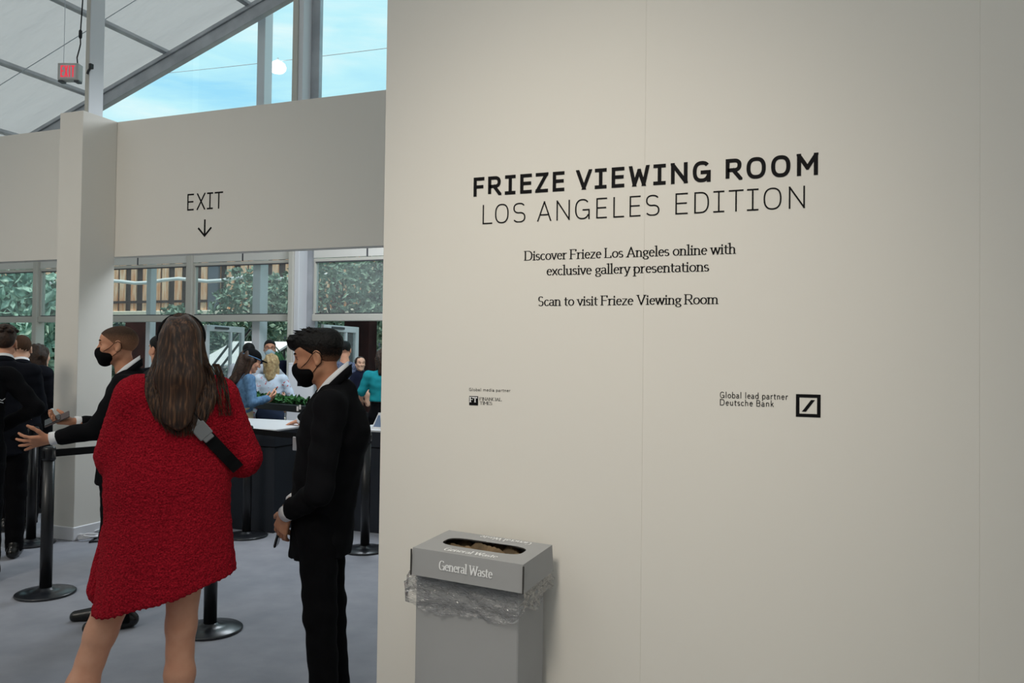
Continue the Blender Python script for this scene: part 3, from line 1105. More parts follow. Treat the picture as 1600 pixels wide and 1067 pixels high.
# ------------------------------------------------------------------ waste bin by the lettering wall
def waste_bin():
    root = empty('waste_bin', (-1.068, 2.552, 0), math.radians(-3.2))
    tag(root, 'grey cardboard General Waste bin with clear liner standing against the pale wall', 'bin')
    b = MB()
    b.box((-.190, -.112, 0), (.190, .112, .865), .004)
    body = b.build('body', M['card'], root)
    # lid: a tray upside down with a long rounded opening
    w, d, zt, zb = .2005, .126, .958, .868
    hw, hd = .148, .050
    n = 48
    hole = []
    for i in range(n):
        a = 2 * PI * (i + .5) / n
        c, s = math.cos(a), math.sin(a)
        hole.append((hw * math.copysign(abs(c) ** .42, c), hd * math.copysign(abs(s) ** .62, s) + .004))
    b = MB()
    outer = []
    for (hx, hy) in hole:
        t = min(w / abs(hx) if abs(hx) > 1e-6 else 9, d / abs(hy) if abs(hy) > 1e-6 else 9)
        outer.append((hx * t, hy * t))
    # keep the true corners on the outer ring
    for cx, cy in ((w, d), (-w, d), (-w, -d), (w, -d)):
        k_ = min(range(n), key=lambda q: (outer[q][0] - cx) ** 2 + (outer[q][1] - cy) ** 2)
        outer[k_] = (cx, cy)
    th = .004
    for z, flip in ((zt, False), (zt - th, True)):
        for i in range(n):
            j = (i + 1) % n
            q_ = [(outer[i][0], outer[i][1], z), (outer[j][0], outer[j][1], z), (hole[j][0], hole[j][1], z), (hole[i][0], hole[i][1], z)]
            b.quad(*(q_[::-1] if flip else q_))
    fl = .006
    cor = [(-w, -d), (w, -d), (w, d), (-w, d)]
    for i in range(4):
        a, c = cor[i], cor[(i + 1) % 4]
        A, Cc = (a[0] * 1.0, a[1]), (c[0], c[1])
        s1 = 1 + fl / w
        b.quad((a[0] * s1, a[1] * s1, zb), (c[0] * s1, c[1] * s1, zb), (c[0], c[1], zt), (a[0], a[1], zt))
        i1 = 1 - th / w
        b.quad((c[0] * i1, c[1] * i1, zb), (a[0] * i1, a[1] * i1, zb), (a[0] * i1, a[1] * i1, zt - th), (c[0] * i1, c[1] * i1, zt - th))
        b.quad((a[0] * s1, a[1] * s1, zb), (a[0] * i1, a[1] * i1, zb), (c[0] * i1, c[1] * i1, zb), (c[0] * s1, c[1] * s1, zb))
    lid = b.build('lid', M['card'], root)
    lid.rotation_euler = (math.radians(2.2), math.radians(1.6), 0)
    lid.location = (0, 0, .003)
    b = MB()                                              # dark cut edges of the opening and the corners of the tray
    for i in range(n):
        j = (i + 1) % n
        b.quad((hole[i][0], hole[i][1], zt), (hole[j][0], hole[j][1], zt), (hole[j][0], hole[j][1], zt - th), (hole[i][0], hole[i][1], zt - th))
    b.build('opening_edge', M['card_dark'], lid)
    for cx in (-1, 1):
        b = MB()
        b.box((cx * (w + .003) - .0022, -d - .0068, zb - .001), (cx * (w + .003) + .0022, -d - .0025, zt - .004))
        b.build('corner_edge', M['card_dark'], lid)
    b = MB()
    b.poly([(-.012, .046, zt + .0015), (.0, .066, zt + .0045), (.10, .060, zt + .0035), (.105, .05, zt + .0012)])
    b.build('flap', M['card'], lid)
    p_ = Pen()
    line_of_text(p_, 'General Waste', -.0985, .0965, 0, .0285, True, .17, 0.0, .45)
    sl = fl / (zt - zb)
    mb = p_.mesh(lambda x, z: (x, -d - .0008 - sl * (zt - (z + .9005)), z + .9005))
    mb.build('lettering', M['ink_white'], lid)
    p_ = Pen()
    line_of_text(p_, 'General Waste', -.0985, .0965, 0, .0285, True, .17, 0.0, .45)
    p_.mesh(lambda x, z: (x, -.105 + z, zt + .0008)).build('lettering', M['ink_white'], lid)
    p_ = Pen()
    line_of_text(p_, 'General Waste', -.0985, .0965, 0, .0285, True, .17, 0.0, .45)
    p_.mesh(lambda x, z: (-x + .035, .114 - z, zt + .0010)).build('lettering', M['ink_white'], lid)
    # clear liner folded out under the lid
    b = MB()
    nu, nv = 220, 16
    pts = []
    for i in range(nu):
        t = i / nu * 4
        sd, f_ = int(t), t - int(t)
        cs = [(-.194, -.116), (.194, -.116), (.194, .116), (-.194, .116)]
        a, c = cs[sd], cs[(sd + 1) % 4]
        px, py = a[0] + (c[0] - a[0]) * f_, a[1] + (c[1] - a[1]) * f_
        nx_, ny_ = [(0, -1), (1, 0), (0, 1), (-1, 0)][sd]
        drop = .100 + .030 * math.sin(PI * f_) + (.010 * math.sin(t * 9)) + (.02 if sd in (0,) else -.01)
        corner = max(0.0, 1 - min(f_, 1 - f_) * 7)
        row = []
        for j in range(nv + 1):
            v = j / nv
            z = .885 - v * drop
            wr = .0045 * math.sin(t * 31 + 5 * math.sin(v * 7 + t * 3)) + .0035 * math.sin(v * 17 + 4 * math.sin(t * 5)) + .003 * math.sin(t * 77 + v * 23)
            off = .004 + .013 * math.sin(PI * min(1, v * 1.1)) + wr * (.35 + v) + (.020 if sd != 2 else .006) * corner * v ** 1.3
            dx, dy = nx_, ny_
            if corner > 0:
                ccx, ccy = (a if f_ < .5 else c)
                dx += .6 * corner * math.copysign(1, ccx) * (abs(ny_) > 0)
                dy += .6 * corner * math.copysign(1, ccy) * (abs(nx_) > 0)
            row.append((px + dx * off, min(py + dy * off, .125), z))
        pts.append(row)
    for i in range(nu):
        for j in range(nv + 1):
            b.v.append(pts[i][j])
    for i in range(nu):
        for j in range(nv):
            a = i * (nv + 1) + j
            c = ((i + 1) % nu) * (nv + 1) + j
            b.f.append((a, a + 1, c + 1, c))
    b.build('liner', M['liner'], root, True)
    # what lies in the bin
    b = MB()
    nx_, ny_ = 40, 22
    for i in range(nx_ + 1):
        for j in range(ny_ + 1):
            x = -.183 + .366 * i / nx_
            y = -.105 + .21 * j / ny_
            b.v.append((x, y, .930 + .012 * math.sin(x * 60 + 3 * math.sin(y * 50)) + .014 * math.sin(y * 90 + x * 40)))
    for i in range(nx_):
        for j in range(ny_):
            a = i * (ny_ + 1) + j
            b.f.append((a, a + ny_ + 1, a + ny_ + 2, a + 1))
    rb = b.build('rubbish', M['rubbish'], root)
    rb['kind'] = 'stuff'
    return root


waste_bin()


# ------------------------------------------------------------------ queue barriers
def stanchion(x, y, label, belt_to=None):
    root = empty('queue_post', (x, y, 0))
    tag(root, label, 'barrier post', 'retractable belt barrier posts')
    b = MB()
    b.lathe([(.178, 0), (.182, .004), (.182, .012), (.176, .017), (.10, .028), (.05, .036), (.045, .045)], seg=56)
    b.build('base', M['black_base'], root, True)
    b = MB()
    b.lathe([(.037, .03), (.037, .88)], seg=28)
    b.build('post', M['black_metal'], root, True)
    b = MB()
    b.lathe([(.037, .88), (.042, .885), (.042, .955), (.037, .968), (.02, .972)], seg=28)
    for a in range(4):
        b.box((-.012, .036, .895), (.012, .047, .948), .002, R=Matrix.Rotation(a * PI / 2, 3, 'Z'))
    b.build('belt_head', M['black_metal'], root, True)
    if belt_to:
        dx, dy = belt_to[0] - x, belt_to[1] - y
        L_ = math.hypot(dx, dy)
        ux, uy = dx / L_, dy / L_
        b = MB()
        nn = 14
        for i in range(nn + 1):
            t = .045 + (L_ - .09) * i / nn
            sag = -.018 * math.sin(PI * i / nn)
            for zz in (.948, .898):
                b.v.append((ux * t - uy * .001, uy * t + ux * .001, zz + sag))
                b.v.append((ux * t + uy * .001, uy * t - ux * .001, zz + sag))
        for i in range(nn):
            a = i * 4
            c = a + 4
            b.f += [(a, c, c + 2, a + 2), (a + 1, a + 3, c + 3, c + 1), (a, a + 1, c + 1, c), (a + 2, c + 2, c + 3, a + 3)]
        b.build('belt', M['belt'], root)
    return root


stanchion(-4.734, 3.887, 'black belt post with round base just left of the woman in red', (-4.649, 5.779))
stanchion(-3.257, 3.745, 'black belt post whose base shows between the woman in red and the young man')
stanchion(-6.070, 4.836, 'black belt post standing in front of the white column')
stanchion(-3.440, 5.752, 'black belt post at the end of the pale wall behind the young man', (-4.649, 5.779))
stanchion(-4.649, 5.779, 'black belt post standing in front of the charcoal counter behind the woman')


# ------------------------------------------------------------------ counters
def counter(x0, x1, y0, y1, label, h=.92):
    root = empty('reception_counter', ((x0 + x1) / 2, (y0 + y1) / 2, 0))
    tag(root, label, 'counter')
    a, c = (x1 - x0) / 2, (y1 - y0) / 2
    b = MB()
    b.box((-a, -c, 0), (a, c, h - .16), .004)
    b.build('cabinet', M['counter'], root)
    b = MB()
    b.box((-a + .006, -c + .006, h - .16), (a - .006, c - .006, h - .15))
    b.build('shadow_gap', M['ink'], root)
    b = MB()
    b.box((-a - .006, -c - .006, h - .15), (a + .006, c + .006, h - .012), .004)
    b.build('fascia', M['counter'], root)
    b = MB()
    b.box((-a - .008, -c - .008, h - .012), (a + .008, c + .008, h + .006), .003)
    b.build('worktop', M['counter_top'], root)
    return root


counter(-5.65, -4.515, 5.975, 6.88, 'charcoal counter with pale top between the woman in red and the young man')
counter(-4.02, -2.9, 6.35, 7.05, 'charcoal counter half hidden by the end of the pale wall')
counter(-9.2, -7.62, 6.22, 6.95, 'charcoal counter left of the white column')

# on the right-hand counter: papers and a little card stand
root = empty('card_stand', (-3.735, 6.44, .926))
tag(root, 'small blue and white card stand on the counter by the wall edge', 'stand')
b = MB()
b.poly([(-.07, 0, 0), (.07, 0, 0), (.012, .03, .15), (-.012, .03, .15)])
b.poly([(-.07, .06, 0), (-.012, .03, .15), (.012, .03, .15), (.07, .06, 0)])
b.poly([(-.07, 0, 0), (-.012, .03, .15), (-.07, .06, 0)])
b.poly([(.07, 0, 0), (.07, .06, 0), (.012, .03, .15)])
b.poly([(-.07, 0, 0), (-.07, .06, 0), (.07, .06, 0), (.07, 0, 0)])
b.build('card', M['paper'], root)
b = MB()
b.poly([(-.05, -.0008 + .004, .02), (.03, -.0008 + .004, .02), (.008, .024, .125), (-.012, .024, .125)])
b.build('print', M['bluegrey'], root)
b = MB()
b.box((-.15, -.1, 0), (.15, .1, .012), .002, T=(-3.64, 6.60, .926))
tag(b.build('paper_stack', M['paper']), 'stack of white paper on the counter by the wall edge', 'paper')

# on the left counter: keyboard, tablet, sheet, card holder
root = empty('keyboard', (-8.02, 6.42, .926), .2)
tag(root, 'pale keyboard on the counter left of the white column', 'keyboard')
b = MB()
b.box((-.2, -.07, 0), (.2, .07, .014), .004)
b.build('base', M['alu_dark'], root)
b = MB()
for r_ in range(4):
    for c_ in range(13):
        b.box((-.19 + c_ * .0292, -.06 + r_ * .0305, .014), (-.19 + c_ * .0292 + .025, -.06 + r_ * .0305 + .026, .021), .002)
b.build('keys', M['sign_case'], root)
b = MB()
b.box((-.14, -.1, 0), (.14, .1, .003), .001, T=(-7.80, 6.36, .926))
tag(b.build('document', M['bluegrey']), 'pale blue sheet lying beside the keyboard', 'paper')
root = empty('tablet', (-7.86, 6.78, .926), .15)
tag(root, 'upright bright tablet on a stand beside the column edge', 'tablet')
b = MB()
b.box((-.10, -.008, .36), (.10, .008, .64), .006)
b.build('case', M['white_frame'], root)
b = MB()
b.box((-.088, -.010, .375), (.088, -.0082, .625))
b.build('screen', M['bluegrey'], root)
b = MB()
b.tube([(0, 0, .012), (0, .012, .20), (0, .012, .37)], .012, 10)
b.lathe([(.09, 0), (.09, .012), (.02, .016)], seg=24)
b.build('stand', M['black_metal'], root)

# power box and pale cables at the foot of the column
root = empty('power_box', (-5.60, 5.33, 0), .3)
tag(root, 'black power box with a handle on the carpet beside the column foot', 'power box')
b = MB()
b.box((-.075, -.05, 0), (.075, .05, .16), .012)
b.build('case', M['black_metal'], root)
b = MB()
b.tube([(-.035, 0, .155), (-.034, 0, .19), (-.02, 0, .212), (.01, 0, .215), (.025, 0, .195), (.026, 0, .155)], .008, 8)
b.build('handle', M['cable'], root, True)
b = MB()
for k_ in range(7):
    z0 = .014 + .004 * k_
    ph = k_ * .6
    b.tube([(-5.795 + .045 * k_ % .02 + .075 * math.cos(ph + a * .45) * (1 + .1 * math.sin(a)), 5.20 + .13 * math.sin(ph + a * .45), z0 + .012 * (1 + math.sin(a * 1.1 + ph))) for a in range(15)], .007, 7)
tag(b.build('cable_coil', M['white_frame'], None, True), 'tangled pale cables on the carpet against the column foot', 'cable')
b = MB()
b.tube([(-5.70, 5.23, .03), (-5.72, 5.15, .012), (-5.66, 5.05, .010), (-5.60, 5.12, .010), (-5.62, 5.22, .03)], .009, 8)
tag(b.build('power_cable', M['cable'], None, True), 'short black cable looping in front of the power box', 'cable')

# clip-on gadget on the tent leg
root = empty('post_clamp', (-6.640, 5.80, 4.385))
tag(root, 'small black clamp fixed to the tall white tent leg', 'clamp')
b = MB()
b.box((0, -.02, -.02), (.03, .02, .03), .004)
b.build('body', M['black_metal'], root)
b = MB()
b.tube([(.015, 0, 0), (.0, -.02, -.05), (-.01, -.02, -.075)], .012, 8)
b.build('lever', M['black_metal'], root)

# hanging exit sign
root = empty('exit_sign', (-8.72, 7.33, 5.085), math.radians(20))
tag(root, 'red lettered EXIT box sign hanging from the tent roof', 'sign')
b = MB()
b.box((-.13, -.055, -.105), (.13, .055, .105), .006)
b.build('case', M['sign_case'], root)
b = MB()
b.box((-.10, -.0575, -.085), (.10, -.0552, .085))
b.build('face', M['sign_face'], root)
p_ = Pen()
for ch, a, c in (('E', -.088, -.050), ('X', -.040, .002), ('I', .012, .034), ('T', .044, .088)):
    if ch == 'I':
        p_.add([np.array(v) for v in ((.017, -.072), (.030, -.072), (.030, .072), (.017, .072))])
    else:
        p_.cap(ch, a, c, -.072, .072, .0145)
p_.mesh(lambda x, z: (x, -.0585, z)).build('letters', M['red_led'], root)
for sx in (-1, 1):
    b = MB()
    b.box((sx * .1 - .03, -.045, -.128), (sx * .1 + .03, .045, -.105), .004)
    b.build('bracket', M['alu_dark'], root)
b = MB()
b.tube([(.075, .03, .105), (.07, .02, .2), (.095, .02, .30), (.11, .02, .37), (.105, .02, .47), (.115, .01, .60), (.135, 0, .9), (.145, 0, roof_z(8.6) - 5.085 + .012)], .008, 8)
b.lathe([(.012, .44), (.02, .455), (.02, .535), (.012, .55)], (.106, .02, 0), 12)
b.build('power_cord', M['cable'], root, True)
b = MB()
b.tube([(-.085, 0, .10), (-.085, 0, roof_z(8.8) - 5.085 - .005)], .003, 6)
b.build('suspension_wire', M['wire'], root)

# bracing wires under the roof and the cable outside the gable with a globe for a reflection
b = MB()
b.tube([(-14.0, 8.17, roof_z(14.0) - .11), (-6.0, 8.17, roof_z(6.0) - .11)], .006, 6)
tag(b.build('bracing_wire', M['wire']), 'thin wire running up under the roof fabric behind the exit sign', 'wire')
b = MB()
b.tube([(-12.5 + 10.0 * i / 14, 10.35, 6.36 - .022 * (10.0 * i / 14) - .06 * math.sin(PI * i / 14)) for i in range(15)], .005, 6)
tag(b.build('overhead_cable', M['wire']), 'thin cable strung across the sky outside the gable', 'cable')
root = empty('reflection_globe', (-7.90, 10.35, 6.085))  # glowing globe added outside in place of a lamp reflection on the glass
tag(root, 'glowing white globe on the cable standing in for a reflection in the gable glass', 'reflection')
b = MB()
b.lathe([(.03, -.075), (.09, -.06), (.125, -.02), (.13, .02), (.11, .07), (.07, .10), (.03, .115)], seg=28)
b.build('globe', M['reflection_glow'], root, True)
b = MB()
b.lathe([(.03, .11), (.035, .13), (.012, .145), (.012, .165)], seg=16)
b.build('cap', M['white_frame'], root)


# ------------------------------------------------------------------ outside, beyond the glass
def leaves(n, c, r, size, rng, aspect=.45, droop=0.0):
    """a cloud of single leaves filling an ellipsoid shell"""
    mb_ = MB()
    for _ in range(n):
        d = rng.normal(size=3)
        d /= np.linalg.norm(d)
        q = d * (0.55 + 0.47 * rng.random()) * np.array(r) * (1 + .18 * math.sin(d[0] * 5 + c[0]) * math.sin(d[2] * 6))
        p_ = np.array(c) + q
        u = rng.normal(size=3) + np.array((0, 0, -droop))
        u /= np.linalg.norm(u)
        w = np.cross(u, rng.normal(size=3))
        w /= np.linalg.norm(w)
        nn = np.cross(u, w)
        s_ = size * (.6 + .8 * rng.random())
        n_ = len(mb_.v)
        mb_.v += [tuple(p_ - u * s_), tuple(p_ + w * s_ * aspect + nn * s_ * .12), tuple(p_ + u * s_), tuple(p_ - w * s_ * aspect + nn * s_ * .12)]
        mb_.f.append((n_, n_ + 1, n_ + 2, n_ + 3))
    return mb_


def tree(name, x, y, z, r, label, cat, m, n, size, group=None, trunk=True, droop=0.0, seed=1):
    rng = np.random.default_rng(seed)
    root = empty(name, (x, y, -.012))
    tag(root, label, cat, group)
    mb_ = MB()
    if trunk:
        mb_.tube([(0, 0, 0), (.05, .02, z * .5), (0, 0, z)], [.10, .08, .05], 9)
    for k_ in range(7):
        a = rng.random() * 6.28
        e = (math.cos(a) * r[0] * .7, math.sin(a) * r[1] * .7, z + (rng.random() - .2) * r[2] * .8)
        mb_.tube([(0, 0, max(.05, z - r[2] * .8)), (e[0] * .5, e[1] * .5, (z + e[2]) * .5 - .1), e], [.04, .025, .01], 6)
    mb_.build('trunk' if trunk else 'stem', M['bark'], root, True)
    fo = leaves(n, (0, 0, z), r, size, rng, droop=droop).build('foliage', m, root)
    return root


# board fence on a ledge
root = empty('board_fence', (-15.5, 17.4, -.012))
tag(root, 'weathered upright board fence behind the trees outside', 'fence')
b = MB()
rng = np.random.default_rng(3)
x = -12.5
while x < 22.5:
    w_ = .20 + .06 * rng.random()
    dz = .1 * rng.random()
    b.box((x, -.03 + .03 * rng.random(), 2.76), (x + w_, .02, 5.4 + dz), .004)
    x += w_ + (.05 if rng.random() < .3 else .21)
b.build('boards', M['wood'], root)
b = MB()
b.box((-12.6, .03, 1.5), (22.6, .10, 5.2))
for zz in (3.0, 4.4):
    b.box((-12.6, -.07, zz), (22.6, -.03, zz + .07), .004)
b.build('backing', M['wood_dark'], root)
b = MB()
b.box((-12.7, -.42, 2.56), (22.7, .12, 2.76), .02)
b.build('ledge', M['pale_stone'], root)
b = MB()
b.box((-12.6, -.25, 0), (22.6, .1, 2.56))
b.build('base_wall', M['slate'], root)
b = MB()
b.box((.20, -.16, 2.76), (.55, -.08, 4.6), .01)
b.build('slate_panel', M['slate'], root)
b = MB()
b.tube([(-6 + .5 * i, -.5, 3.56 + .05 * math.sin(i * 1.3)) for i in range(22)], .05, 8)
b.build('light_tube', M['white_frame'], root, True)

for i, (x, y, w_, lb) in enumerate(((-6.72, 11.0, .23, 'dark red timber post outside the doorway beside the pale wall edge'), (-6.18, 11.3, .16, 'slimmer dark red timber post outside, nearest to the pale wall edge'),
                                    (-11.35, 11.2, .34, 'dark red timber post outside behind the shaven-headed man'))):
    b = MB()
    b.box((-w_, -.12, 0), (w_, .12, 2.24), .01, T=(x, y, -.012))
    o = tag(b.build('timber_post', M['wood_dark']), lb, 'post')

tree('hedge_tree', -9.4, 14.6, 2.75, (1.75, .9, 1.25), 'broad leafy tree filling the window at the right, beside the pale wall', 'tree', M['leaf'], 3400, .085, seed=5)
tree('hedge_tree', -7.0, 12.9, 2.75, (1.0, .6, 1.2), 'leafy tree seen through the doorway edge beside the pale wall', 'tree', M['leaf'], 2000, .085, seed=15)
tree('hedge_tree', -12.4, 15.6, 2.5, (1.2, .7, 1.15), 'bushy tree in the middle window in front of the board fence', 'tree', M['leaf'], 2400, .085, seed=6)
tree('hedge_tree', -13.2, 14.2, 2.0, (.8, .5, .7), 'low leafy tree before the board fence above the woman in red', 'tree', M['leaf'], 1500, .08, seed=7)
tree('dark_shrub', -11.2, 13.2, 1.15, (1.9, .7, .95), 'dark shrub behind the open glass door leaf', 'shrub', M['leaf_dark'], 2600, .08, trunk=False, seed=8)
tree('dark_shrub', -15.4, 14.6, 1.5, (1.2, .7, .9), 'dark shrub beside the column seen above the shaven-headed man', 'shrub', M['leaf_dark'], 1500, .08, trunk=False, seed=9)
tree('palm_shrub', -19.0, 14.6, 2.1, (2.2, .9, 1.75), 'pale green long-leaved shrub filling the left window', 'shrub', M['leaf_palm'], 3000, .19, trunk=False, droop=.6, seed=10)
tree('palm_shrub', -16.0, 13.0, 1.5, (.75, .6, 1.5), 'long-leaved shrub in the narrow strip of window beside the column', 'shrub', M['leaf_palm'], 900, .16, trunk=False, droop=.6, seed=11)

tree('hedge_tree', -4.2, 13.8, 2.6, (1.3, .8, 1.2), 'leafy tree outside beyond the door nearest the pale wall', 'tree', M['leaf'], 1500, .10, seed=17)
tree('hedge_tree', -1.2, 14.4, 2.6, (1.4, .8, 1.3), 'leafy tree outside behind the solid part of the gable', 'tree', M['leaf'], 1300, .10, seed=18)
# potted big-leaved plant
root = empty('potted_plant', (-7.25, 10.15, -.012))
tag(root, 'big-leaved green plant in a dark pot outside the doorway', 'plant')
b = MB()
b.lathe([(.20, 0), (.26, .5), (.28, .52), (.26, .54), (.22, .50)], seg=28)
b.build('pot', M['slate'], root, True)
rng = np.random.default_rng(12)
for k_ in range(13):
    a = k_ * 2.4
    el = .5 + .5 * rng.random()
    hgt = .85 + .55 * rng.random()
    base = Vector((0, 0, .48))
    tip = Vector((math.cos(a) * (.25 + .25 * el), math.sin(a) * (.25 + .25 * el), hgt + .40))
    mid = Vector((math.cos(a) * .07, math.sin(a) * .07, hgt * .8))
    b = MB()
    b.tube([base, mid, (mid + tip) / 2 + Vector((0, 0, .04))], [.012, .010, .006], 6)
    side = Vector((-math.sin(a), math.cos(a), 0))
    st_, en = mid, tip
    n0 = len(b.v)
    for i in range(8):
        t = i / 7
        p0 = st_.lerp(en, t) + Vector((0, 0, .10 * math.sin(PI * t)))
        ww = .115 * math.sin(PI * min(1, .08 + t * .92)) ** .7
        b.v += [tuple(p0 + side * ww), tuple(p0 - Vector((0, 0, .02))), tuple(p0 - side * ww)]
    for i in range(7):
        a0 = n0 + i * 3
        b.f += [(a0, a0 + 1, a0 + 4, a0 + 3), (a0 + 1, a0 + 2, a0 + 5, a0 + 4)]
    b.build('leaf', M['leaf_big'], root, True)

# long black planter with a row of succulents
root = empty('planter', (-6.0, 7.94, 0), math.radians(-20))
tag(root, 'long black planter of green succulents behind the charcoal counter', 'planter')
b = MB()
for lo, hi in (((-.9, -.16, .95), (.9, .16, 1.03)), ((-.9, -.14, 0), (-.82, .14, .95)), ((.82, -.14, 0), (.9, .14, .95)), ((-.82, -.10, .35), (.82, .10, .40))):
    b.box(lo, hi, .005)
b.build('trough', M['black_metal'], root)
rng = np.random.default_rng(13)
fo = leaves(420, (0, 0, 1.06), (.82, .12, .05), .05, rng, .5)
fo2 = leaves(420, (0, 0, .55), (.78, .12, .13), .07, rng, .4)
b = MB()
b.v = fo.v + fo2.v
b.f = fo.f + [tuple(i + len(fo.v) for i in f) for f in fo2.f]
b.build('foliage', M['leaf_big'], root)

# white folding board near the planter
root = empty('display_board', (-6.50, 9.14, 0), math.radians(24))
tag(root, 'white folding board with a black motif behind the young man', 'board')
b = MB()
b.box((-.17, -.01, .02), (.17, .01, 1.50), .008, R=Matrix.Rotation(math.radians(-7), 3, 'X'), T=(0, -.18, 0))
b.box((-.17, -.01, .02), (.17, .01, 1.50), .008, R=Matrix.Rotation(math.radians(7), 3, 'X'), T=(0, .18, 0))
b.build('panel', M['white_frame'], root)
b = MB()
b.box((-.04, -.0125, 1.18), (.03, -.0105, 1.40), .001, R=Matrix.Rotation(math.radians(-7), 3, 'X'), T=(0, -.18, 0))
b.build('motif', M['ink'], root)

# white canopy with two black poles
root = empty('canopy', (-9.7, 11.9, -.012))
tag(root, 'white low canopy on black poles outside between the trees', 'canopy')
b = MB()
b.v = [(-.75, -.5, 1.40), (.6, -.5, 1.40), (.6, .6, 1.85), (-.75, .6, 1.85), (-.75, -.5, 1.36), (.6, -.5, 1.36), (.6, .6, 1.81), (-.75, .6, 1.81)]
b.f = [(0, 1, 2, 3), (7, 6, 5, 4), (0, 4, 5, 1), (1, 5, 6, 2), (2, 6, 7, 3), (3, 7, 4, 0)]
b.build('sheet', M['white_frame'], root)
for px_ in (-.6, .5):
    b = MB()
    b.tube([(px_, .5, 0), (px_, .5, 1.80)], .02, 8)
    b.build('pole', M['black_metal'], root)
for px_ in (-.1, .1):
    b = MB()
    b.tube([(px_ - .35, -.55, 1.15), (px_ + .45, -.52, 2.05)], .022, 8)
    b.build('strut', M['black_metal'], root)


# ------------------------------------------------------------------ figures: smooth blended volumes turned into one skin
def V(f, l, u):
    """forward, left, up of the figure -> its own axes (it looks along -Y)"""
    return np.array((l, -f, u), float)


